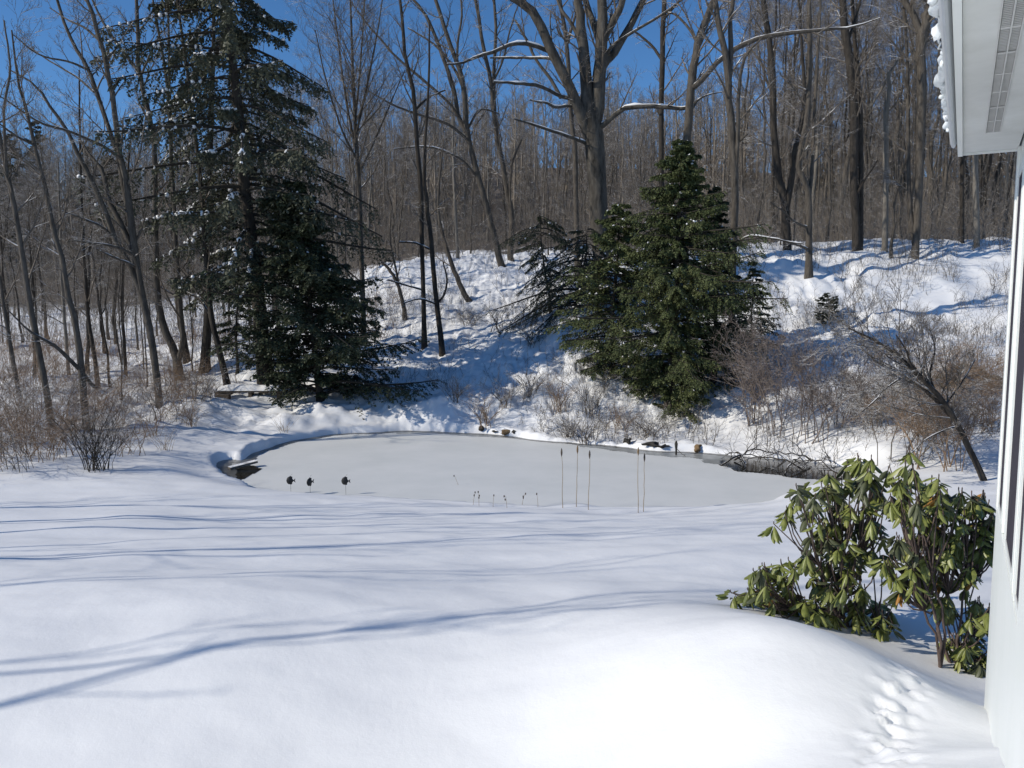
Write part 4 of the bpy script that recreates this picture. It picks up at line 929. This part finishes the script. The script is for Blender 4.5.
def rhododendron(label, whorls, bases, seed, Y, yj, yellow, dark_idx=(), shift=lambda px, py: 0.0):
    rng = np.random.default_rng(seed)
    pb = [np.array([at(px, py, yy)[0], yy, 0]) for px, py, yy in bases]
    for p in pb: p[2] = hz(p[0], p[1]) - .08
    loc = pb[0].copy(); loc[2] += .08
    t = thing('rhododendron', label, 'shrub', 'rhododendrons beside the house', loc)
    W = []
    for (cx, cy) in whorls:
        for rep in range(5):
            px = 724 + cx / 3.073 + rng.normal() * (3.0 if rep == 0 else 7); py = 440 + cy / 3.073 + rng.normal() * (3.0 if rep == 0 else 7)
            p = at(px, py, Y + shift(px, py) + rng.normal() * yj * (1 if rep == 0 else 1.3))
            W.append(p)
    W = np.array(W); gz = ht(W[:, 0], W[:, 1]); W[:, 2] = np.maximum(W[:, 2], gz + .12)
    lf = MB(); yl = MB(); ol = MB(); st = MB(); ny = 0; no = 0
    # stems: each tip joins one of a few forks, each fork one of the bases
    nf = 8; fk = W[rng.choice(len(W), nf, replace=False)]
    asg = np.argmin(((W[:, None] - fk[None]) ** 2).sum(-1), 1)
    forks = []
    for k in range(nf):
        mem = W[asg == k]
        c = mem.mean(0) if len(mem) else fk[k]
        b = min(pb, key=lambda q: np.hypot(*(q[:2] - c[:2])))
        f = b + (c - b) * .6 + np.array([0, 0, -.03]); forks.append(f)
        f[2] = max(f[2], hz(f[0], f[1]) + .03)
        mid = (b + f) / 2 + rng.normal(size=3) * .05
        mid[2] = max(mid[2], hz(mid[0], mid[1]) + .02)
        path = spline(np.array([b, mid, f]), 8) + rng.normal(size=(8, 3)) * .006
        st.tubes(path - loc, np.linspace(.013, .008, 8), 6)
    for w, k in zip(W, asg):
        f = forks[k]; mid = f * .45 + w * .55 + np.array([0, 0, -.05]) + rng.normal(size=3) * .025
        st.tubes(spline(np.array([f, mid, w]), 6) - loc, np.linspace(.007, .004, 6), 5)
    for w in W:
        r = rng.random(); tgt, kind = (lf, 0)
        if r < yellow: tgt = yl; ny += 1
        elif r < yellow + .18: tgt = ol; no += 1
        n = rng.integers(6, 11); a0 = rng.random() * 6.28
        drp = rng.uniform(.35, 2.0); tilt = rng.normal(size=3) * .55
        for i in range(n):
            a = a0 + i * 6.283 / n + rng.normal() * .35
            if tgt is yl and i > 2: tg = lf if i % 3 else ol
            else: tg = tgt
            d = unit(unit(np.array([cos(a), sin(a), -drp * (.4 + 1.0 * rng.random())])) + tilt * .6)
            L = rng.uniform(.065, .125); Wd = L * rng.uniform(.3, .46)
            tw_ = unit(np.array([0, 0, 1.0]) + rng.normal(size=3) * .35)
            leaf_mesh(tg, w - loc + d * .012 - np.array([0, 0, rng.random() * .05]), d, tw_, L, Wd, rng, rng.uniform(.1, 1.1))
        # bud
        st.tubes(np.array([w - loc, w - loc + [0, 0, .012], w - loc + [0, 0, .022]]), np.array([.004, .005, .001]), 5)
    st.build('stems', M['stem'], t); lf.build('leaves', M['rhodo'], t)
    if ny: tag(yl.build('leaves', M['yellowed'], t), 'orange yellowed leaves among the green')
    if no: tag(ol.build('leaves', M['rhodo_dark'], t), 'dull dark older leaves')
    return t
wa = [(430, 60), (400, 110), (460, 100), (240, 150), (330, 160), (180, 230), (270, 210), (350, 220), (440, 170), (490, 170), (300, 260), (260, 300), (380, 300), (430, 240), (340, 320), (470, 260), (240, 350), (455, 350), (400, 370), (300, 380),
      (390, 410), (270, 440), (330, 450), (430, 470), (360, 490), (290, 500), (320, 530), (400, 520), (470, 530), (500, 600), (490, 550), (360, 180), (310, 120), (420, 320)]
wlow = [(110, 390), (160, 395), (60, 480), (100, 470), (150, 480), (190, 480), (205, 415), (235, 480), (130, 430)]
wb = [(580, 80), (540, 110), (640, 130), (600, 170), (545, 190), (660, 170), (580, 220), (630, 230), (690, 190), (750, 170), (720, 230), (800, 160), (820, 210), (770, 260), (690, 280), (740, 300), (660, 290), (810, 280), (600, 300), (550, 310),
      (640, 340), (700, 330), (815, 330), (570, 400), (600, 380), (650, 400), (765, 380), (530, 350), (550, 430), (670, 490), (690, 480), (780, 480), (800, 520), (815, 550), (735, 610), (720, 680), (805, 670)]
rhododendron('broad rhododendron left of the two by the house, one bough resting on the snow', wa + wlow, [(892, 628, 6.15), (880, 632, 6.0), (850, 630, 6.1)], 501, 6.1, .16, .015)
rhododendron('upright rhododendron with some orange leaves, right of the two, touching the house corner', wb, [(938, 664, 5.5), (957, 650, 5.6)], 502, 5.65, .12, .04)

# ------------------------------------------------------------------ house
house = thing('house', 'white house corner with battened wall, tall screens and vented eave at the right edge', 'house', None, (*(WD * 5.495 - WN * WOFF), 0))
hl = np.array(house.location)
AX = np.array([[WD[0], WD[1], 0], [WN[0], WN[1], 0], [0, 0, 1]])       # rows: along, out, up
def hp(d, n, z):                                                        # n from the wall face, d along from beside the camera
    return np.array([*(WD * d + WN * (n - WOFF)), z]) - hl
def hbox(mb, d0, d1, n0, n1, z0, z1, mat=0):
    mb.box(hp((d0 + d1) / 2, (n0 + n1) / 2, (z0 + z1) / 2), (d1 - d0, n1 - n0, z1 - z0), AX, mat)
END = 5.495; BACK = -9.0; SOF = CAMZ + .892; FLOOR = CAMZ - 1.18
m = MB(); hbox(m, BACK, END - .10, -7, -.012, FLOOR + .003, SOF + .30); m.build('wall', M['paint'], house, False)
m = MB(); hbox(m, BACK, END - .05, -7.002, .0015, -1.2, FLOOR); m.build('skirt_board', M['paint'], house, False)
m = MB(); hbox(m, END - .098, END, -7.02, .003, FLOOR - .02, SOF - .002); m.build('corner_board', M['paint'], house, False)
m = MB(); hbox(m, 2.0, 3.32, -.02, .005, -1.2, SOF - .003); hbox(m, BACK, 1.0, -.02, .005, -1.2, SOF - .003); m.build('pilaster', M['paint'], house, False)
for (d0, d1) in ((4.9, 5.24), (3.86, 4.42), (3.36, 3.58)):
    f = MB()
    hbox(f, d0 - .05, d0 - .002, -.011, .0, FLOOR + .03, SOF - .15); hbox(f, d1 + .002, d1 + .05, -.011, .0, FLOOR + .03, SOF - .15)
    hbox(f, d0 - .002, d1 + .002, -.011, .001, FLOOR + .03, FLOOR + .06); hbox(f, d0 - .002, d1 + .002, -.011, .001, SOF - .2, SOF - .15)
    w = f.build('window', M['paint'], house, False)
    p = MB(); hbox(p, d0, d1, -.011, -.004, FLOOR + .06, SOF - .2); q = p.build('screen', M['screen'], w, False)
b = MB()
for dd in (4.52, 4.78, 3.68, 3.78): hbox(b, dd - .02, dd + .02, -.011, .0, FLOOR + .004, SOF - .003)
b.build('batten', M['paint'], house, False)
EO = .275
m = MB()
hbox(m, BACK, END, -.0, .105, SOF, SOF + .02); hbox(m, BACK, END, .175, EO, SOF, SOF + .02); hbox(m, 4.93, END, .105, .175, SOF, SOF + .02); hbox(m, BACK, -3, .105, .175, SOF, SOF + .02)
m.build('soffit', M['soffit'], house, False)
m = MB(); hbox(m, -3, 4.93, .105, .175, SOF + .012, SOF + .02); v = m.build('soffit_vent', M['vent_dark'], house, False)
m = MB()
for n0 in (.105, .135, .169): hbox(m, -3, 4.928, n0 + .001, n0 + .006, SOF - .004, SOF + .011)
for dd in np.arange(-2.9, 4.93, .30): hbox(m, dd, dd + .014, .112, .168, SOF - .003, SOF + .010)
m.build('vent_frame', M['vent_frame'], v, False)
m = MB()
for dd in np.arange(-2.9, 4.92, .018): hbox(m, dd, dd + .006, .112, .135, SOF + .001, SOF + .008); hbox(m, dd, dd + .006, .142, .168, SOF + .001, SOF + .008)
m.build('vent_slat', M['vent_frame'], v, False)
m = MB(); hbox(m, BACK, END + .012, EO + .001, EO + .026, SOF - .018, SOF + .17); hbox(m, END + .001, END + .02, -6, EO, SOF - .012, SOF + .17); m.build('fascia', M['paint'], house, False)
# half round gutter with its inside
m = MB(); a = np.linspace(-pi, 0, 9); gr = .024; c0 = EO + .028 + gr
prof = np.stack([c0 + gr * np.cos(a), SOF + .13 + gr * 4.0 * np.sin(a)], -1); prof = np.vstack([prof, prof[::-1] * 1 + np.array([[0, .006]])])
prof[9:, 0] = c0 + (prof[9:, 0] - c0) * .9
dl = (BACK, END + .02); v = np.array([hp(dv, p[0], p[1]) for dv in dl for p in prof]); n = len(prof)
q = [[i, (i + 1) % n, n + (i + 1) % n, n + i] for i in range(n)]
m.add(v, q); m.build('gutter', M['gutter'], house, False)
# gable roof with snow
m = MB(); r0 = hp(0, EO + .02, SOF + .17); 
v = []
for dv in (BACK - .2, END + .1):
    v += [hp(dv, EO + .06, SOF + .175), hp(dv, -3.5, SOF + 1.9), hp(dv, -7.3, SOF + .05), hp(dv, -7.3, SOF + .19), hp(dv, -3.5, SOF + 2.04), hp(dv, EO + .06, SOF + .215)]
q = [[i, (i + 1) % 6, 6 + (i + 1) % 6, 6 + i] for i in range(6)] + [[0, 5, 4, 1], [1, 4, 3, 2], [6, 7, 10, 11], [7, 8, 9, 10]]
m.add(v, q); m.build('roof', M['roofing'], house, False)
# snow and ice on the gutter's edge
rs = np.random.default_rng(9); m = MB()
dd = np.arange(-1.0, 5.5, .035)
bump = np.abs(fbm(dd * 1.6, dd * 0 + 3, 4, 2)) ; 
K = len(dd); P = np.array([hp(x, EO + .028 + .05 + .018 * b, SOF + .135 + .03 * b) for x, b in zip(dd, bump)])
R = .008 + .035 * bump + .012 * np.abs(fbm(dd * 9, dd * 0 + 1, 2, 8)); R *= np.where(vnoise(dd * 1.9, dd * 0, 4) > -.22, 1, .25)
m.tubes(P + hl + rs.normal(size=P.shape) * .006, R, 9)
for k in range(10):
    x = rs.uniform(2.5, 5.4); r = rs.uniform(.006, .018)
    m.blob(hp(x, EO + .082 + rs.normal() * .008, SOF + .12 + rs.uniform(-.05, .05)) + hl, (r, r, r * rs.uniform(1, 1.8)), k, .4, 9, 7)
tag(m.build('gutter_ice', M['ice_clear']), 'ragged white ice and snow clinging along the gutter edge', 'ice')
# snow on the roof
m = MB(); dv = np.linspace(BACK, END, 40); nn = np.linspace(EO + .04, -3.45, 14); A, B = np.meshgrid(dv, nn)
t_ = (EO + .06 - B) / (EO + .06 + 3.5); Z0 = SOF + .219 + t_ * 1.825
th = .22 * np.clip((EO + .04 - B) * 4, 0.02, 1) + .05 * fbm(A, B, 3, 6)
top = np.array([[hp(a, b_, z_ + t2) for a, b_, z_, t2 in zip(r1, r2, r3, r4)] for r1, r2, r3, r4 in zip(A, B, Z0, np.maximum(th, .01))]) + hl
i = np.arange(13)[:, None] * 40; j = np.arange(39)[None]
m.add(top, np.stack([i + j, i + j + 1, i + 40 + j + 1, i + 40 + j], -1))
tag(m.build('roof_snow', M['snow']), 'snow blanket on the slope of the house roof', 'snow')

# ------------------------------------------------------------------ garden things
# plank bench under snow
p0 = at(219, 403, 29.2); p1 = at(286, 395, 29.2); 
p0[2] = hz(p0[0], p0[1]); p1[2] = hz(p1[0], p1[1])
ax1 = unit((p1 - p0) * np.array([1, 1, 0])); ax2 = np.array([-ax1[1], ax1[0], 0]); AXB = np.array([ax1, ax2, [0, 0, 1]])
mid = (p0 + p1) / 2; Lb = np.linalg.norm((p1 - p0)[:2]); topz = max(p0[2], p1[2]) + .22
t = thing('plank_bench', 'low plank bench under snow at the foot of the tall spruce', 'bench', None, (mid[0], mid[1], min(p0[2], p1[2])))
bl = np.array(t.location)
m = MB(); m.box(np.array([0, 0, topz - bl[2]]), (Lb, .34, .06), AXB); m.build('seat', M['wood'], t, False)
for s, wd in ((-.44, .5), (-.02, .12), (.40, .12)):
    m = MB(); c = ax1 * Lb * s; zz = hz(bl[0] + c[0], bl[1] + c[1]) - bl[2] - .15; m.box(c + np.array([0, 0, (topz - bl[2] - .033 + zz) / 2]), (wd, .28, topz - bl[2] - .033 - zz), AXB); m.build('leg', M['wood'], t, False)
m = MB(); u = np.linspace(-1, 1, 40); vv = np.linspace(-1, 1, 12); U, V = np.meshgrid(u, vv)
hh = .2 * np.clip(1 - np.abs(U) ** 6, 0, 1) ** .5 * np.clip(1 - np.abs(V) ** 4, 0, 1) ** .5 * (1 + .5 * fbm(U * 4, V * 1.5, 3, 3))
pts = bl + np.array([0, 0, topz - bl[2] + .032]) + ax1 * (U[..., None] * Lb / 2 * 1.01) + ax2 * (V[..., None] * .19) + np.array([0, 0, 1]) * hh[..., None]
i = np.arange(11)[:, None] * 40; j = np.arange(39)[None]
m.add(pts, np.stack([i + j, i + j + 1, i + 40 + j + 1, i + 40 + j], -1)); tag(m.build('bench_snow', M['snow']), 'long cap of snow lying on the plank bench', 'snow')

# fish ornaments on rods
def fish(label, px, py, Y, rot, s=1.0):
    p = at(px, py, Y); gz = hz(p[0], p[1])
    t = thing('fish_ornament', label, 'ornament', 'metal fish ornaments at the pond edge', (p[0], p[1], gz)); h = p[2] - gz
    ca, sa = cos(rot), sin(rot)
    def X(v): v = np.asarray(v, float); return np.stack([v[..., 0] * ca - v[..., 1] * sa, v[..., 0] * sa + v[..., 1] * ca, v[..., 2] + h], -1)
    # body: lens shaped, deep, from mouth (-x) to tail stalk (+x)
    K = 14; s_ = np.linspace(0, 1, K); x = (-.095 + .16 * s_) * s
    dz = (.012 + .078 * np.sin(pi * s_ ** .8) ** .8) * s; dz[-1] = .012 * s; dy = dz * .34
    a = np.linspace(0, 6.283, 12, endpoint=False)
    V = np.stack([np.repeat(x[:, None], 12, 1), dy[:, None] * np.cos(a), dz[:, None] * np.sin(a)], -1)
    m = MB(); i = np.arange(K - 1)[:, None] * 12; j = np.arange(12)[None]; j2 = (j + 1) % 12
    m.add(X(V), np.stack([i + j, i + j2, i + 12 + j2, i + 12 + j], -1)); 
    body = m.build('body', M['black_metal'], t)
    def fin(name, pts, y=.006):
        m = MB(); pts = np.array(pts) * s; A = np.stack([pts[:, 0], np.full(4, y), pts[:, 1]], -1); B = A * np.array([1, -1, 1])
        m.add(X(np.vstack([A, B])), [[0, 1, 2, 3], [7, 6, 5, 4], [0, 4, 5, 1], [1, 5, 6, 2], [2, 6, 7, 3], [3, 7, 4, 0]]); m.build(name, M['black_metal'], t, False)
    fin('tail_fin', [(.055, .0), (.115, .05), (.098, .0), (.115, -.05)])
    fin('dorsal_fin', [(-.045, .07), (-.01, .108), (.045, .085), (.04, .04)])
    fin('belly_fin', [(-.02, -.07), (.005, -.1), (.04, -.078), (.03, -.04)])
    m = MB(); m.tubes(X(np.array([[0, 0, -.07 * s], [.003, 0, -h * .5], [.006, 0, -h - .15]])), np.full(3, .005), 5); m.build('rod', M['rod'], t)
    m = MB(); k = np.linspace(0, 1, 7); m.tubes(X(np.stack([(.0 + .05 * k) * s, 0 * k, (.085 + .07 * np.sin(k * 2)) * s], -1)), np.full(7, .0025), 4); m.build('wire', M['rod'], t)
fish('black metal fish on a rod, leftmost of the three at the pond edge', 290.5, 480.5, 18.1, 0.05)
fish('black metal fish turned partly away, middle of the three at the pond edge', 310, 482, 18.0, 0.95)
fish('black metal fish on a rod, standing apart right of the other two', 345.5, 481, 18.0, 0.0)

# cattails
for k, (px, py0, py1, lab) in enumerate([(563, 449, 507, 'tall bare cattail stalk, leftmost of the five on the ice edge'), (576, 446, 506, 'tallest of the three cattails on the left'), (588.5, 451, 509, 'cattail with a bent tip right of the tallest one'),
                                          (638.5, 448, 512, 'thick reddish cattail with a brown head'), (644, 454, 511, 'cattail with a dark head, rightmost of the five')]):
    b = ground(px, py1 + 1, 12, 22); top = at(px + .5, py0, b[1]); h = top[2] - b[2]
    t = thing('cattail', lab, 'plant', 'cattails in the pond ice', b); r = np.random.default_rng(600 + k)
    z = np.linspace(-.1, h, 9); w = np.cumsum(r.normal(size=(9, 2)) * .006, 0)
    m = MB(); m.tubes(np.stack([w[:, 0], w[:, 1], z], -1), np.linspace(.0075, .0045, 9), 5); m.build('stalk', M['dead'], t)
    m = MB(); m.tubes(np.stack([np.full(5, w[-1, 0]), np.full(5, w[-1, 1]), np.linspace(h - .16, h + .02, 5)], -1), np.array([.006, .018, .021, .016, .003]), 7); m.build('seed_head', M['rock_brown'] if k in (1, 3) else M['wood'], t)
# dry weeds at the near shore
for k, (px, py, hpx, lab) in enumerate([(461, 497, 24, 'curved dry weed stem, leftmost at the near shore'), (473, 505, 12, 'dry weed stem with a round head'), (479, 506, 14, 'dry weed stem leaning right of the round headed one'), (493, 507, 12, 'short dry weed in the snow by the pond'),
                                         (507, 508, 13, 'dry weed with a double seed head'), (522, 505, 12, 'faint thin dry weed by the pond'), (538, 507, 14, 'bent dry weed in the clump left of the cattails'), (547, 505, 10, 'dark upright seed stalk left of the cattails')]):
    b = ground(px, py, 11, 19); h = hpx * b[1] / F; r = np.random.default_rng(640 + k)
    t = thing('dry_weed', lab, 'plant', 'dry weeds along the near shore', b)
    s = np.linspace(0, 1, 7); lean = (-.16 if k == 0 else r.normal() * .05)
    P = np.stack([lean * s ** 2, .03 * r.normal() * s, -.08 + (h + .08) * s], -1)
    m = MB(); m.tubes(P, np.linspace(.005, .003, 7), 4); m.build('stalk', M['dead'], t)
    m = MB()
    for q in range(1 + k % 3): m.blob(P[-1 - q] + r.normal(size=3) * .012, (.014, .014, .024), k * 3 + q, .2, 7, 6)
    m.build('seed_head', M['wood'], t)
# rocks at the far shore
for k, (px, py, r, mt, lab) in enumerate([(506, 433.5, (.25, .18, .16), 'rock_brown', 'brown rock at the far water line left of the cattails'), (514, 433, (.1, .1, .14), 'rock_dark', 'small black rock touching the brown one'), (481, 431, (.13, .12, .2), 'rock_dark', 'black rock at the end of the shaded shore'),
                                           (697, 449, (.2, .17, .24), 'rock_brown', 'rounded tan rock at the edge of the open water'), (652, 446.5, (.4, .2, .18), 'rock_dark', 'long dark rock at the water line below the hemlock'), (628, 441, (.2, .2, .22), 'rock_dark', 'dark stone in the bank under the brown tangle'),
                                           (664, 448, (.2, .14, .12), 'rock_dark', 'low dark stone right of the long dark rock'), (495, 432.5, (.2, .12, .09), 'rock_dark', 'flat dark stone left of the brown rock')]):
    p = ground(px, py + 1, 14, 40); r = (r[0] * .6, r[1] * .6, r[2] * .42); m = MB(); m.blob(np.array([0, 0, r[2] * .2]), r, 50 + k, .7, 16, 11)
    o = m.build('rock', M[mt]); o.location = (float(p[0]), float(p[1]), max(float(p[2]), POND_Z)); tag(o, lab, 'rock', 'rocks along the far shore')
# stake in the ice
p = on_level(676, 455, POND_Z); t = thing('stake', 'short dark stake standing in the thin ice near the tan rock', 'stake', None, p)
m = MB(); m.tubes(np.array([[0, 0, -.2], [.005, 0, .15], [0, 0, .33], [0, 0, .42]]), np.array([.025, .03, .05, .02]), 7); m.build('post', M['rock_dark'], t)
m = MB(); m.tubes(np.array([[0, 0, .2], [.15, -.1, .05], [.28, -.25, -.02]]), np.array([.01, .008, .006]), 5); m.build('stick', M['wood'], t)
# plank at the inlet
p = on_level(243, 468, POND_Z); m = MB()
m.box(np.zeros(3), (.75, .2, .06), np.array([unit([.75, .62, .12]), unit([-.62, .75, 0]), unit(np.cross([.75, .62, .12], [-.62, .75, 0]))])); o = m.build('plank', M['bark_pale'], None, False)
o.location = (float(p[0]), float(p[1]), POND_Z + .09); tag(o, 'short pale plank poking out over the dark inlet', 'plank')
# branches lying in the open water
rb = np.random.default_rng(700)
for k, (px, py, L, az, lab) in enumerate([(745, 466, 1.6, .4, 'dark branch lying in the open water, leftmost'), (770, 468, 1.7, 2.6, 'dark branch crossing the middle of the open water'), (795, 470, 1.5, .9, 'forked dark branch in the open water'), (815, 472, 1.5, 2.2, 'dark branch at the right end of the open water'),
                                           (760, 461, 1.5, .1, 'thin branch along the back edge of the open water'), (785, 463, 1.4, 2.9, 'thin branch drooping from the bank into the water'), (828, 468, 1.2, 1.4, 'short branch under the snow edge of the bank'), (735, 463, 1.0, 1.9, 'short twiggy branch at the left tip of the open water')]):
    p = on_level(px, py, POND_Z); t = thing('fallen_branch', lab, 'branch', 'branches in the open water', (p[0], p[1], POND_Z))
    s = np.linspace(-.5, .5, 9); P = np.stack([np.cos(az) * L * s, np.sin(az) * L * s, .08 + .22 * np.sin((s + .5) * pi) + rb.normal(size=9) * .03], -1)[None]; R = np.linspace(.028, .009, 9)[None]
    m = MB(); m.tubes(P, R, 5); m.build('stem', M['bark_dark'], t)
    m = MB(); P1, R1 = grow(rb, P, R, 8, .1, 1, 55, .4, .6, 5, .2, .2, .006); m.tubes(P1, R1, 4); P2, R2 = grow(rb, P1, R1, 4, .1, 1, 50, .5, .7, 4, .0, .2, .005); m.tubes(P2, R2, 3); m.build('twigs', M['bark_dark'], t)

# ------------------------------------------------------------------ light, sky, camera
EL = radians(32.5); SX, SY = -.954, -.30
sun = bpy.data.lights.new('sun', 'SUN'); sun.energy = 3.1; sun.angle = radians(.5); sun.color = (1, .925, .8)
so = bpy.data.objects.new('sun', sun); C.objects.link(so)
from mathutils import Vector
hv = Vector((SX, SY, 0)).normalized(); sv = Vector((hv.x * cos(EL), hv.y * cos(EL), sin(EL)))
so.rotation_euler = sv.to_track_quat('Z', 'Y').to_euler(); so.location = (-20, -10, 30)
w = bpy.data.worlds.new('World'); bpy.context.scene.world = w; w.use_nodes = True
nt = w.node_tree; bg = nt.nodes['Background']
sky = nt.nodes.new('ShaderNodeTexSky'); sky.sky_type = 'NISHITA'; sky.sun_disc = False
sky.sun_elevation = EL; sky.sun_rotation = math.atan2(SX, SY); sky.altitude = 2500; sky.air_density = 1.0; sky.dust_density = 0.0; sky.ozone_density = 4.0
hs = nt.nodes.new('ShaderNodeHueSaturation'); hs.inputs['Saturation'].default_value = 1.16; nt.links.new(sky.outputs[0], hs.inputs['Color']); nt.links.new(hs.outputs[0], bg.inputs[0]); bg.inputs[1].default_value = .104
cam = bpy.data.cameras.new('camera'); cam.sensor_width = 36; cam.lens = 36 * F / 1024; cam.clip_start = .02; cam.clip_end = 2000
co = bpy.data.objects.new('camera', cam); C.objects.link(co); co.location = (0, 0, CAMZ); co.rotation_euler = (pi / 2 - PITCH, 0, 0)
sc = bpy.context.scene; sc.camera = co
sc.view_settings.view_transform = 'Standard'; sc.view_settings.look = 'None'; sc.view_settings.gamma = 1; sc.view_settings.exposure = 0.3
sc.render.resolution_x = 1024; sc.render.resolution_y = 768
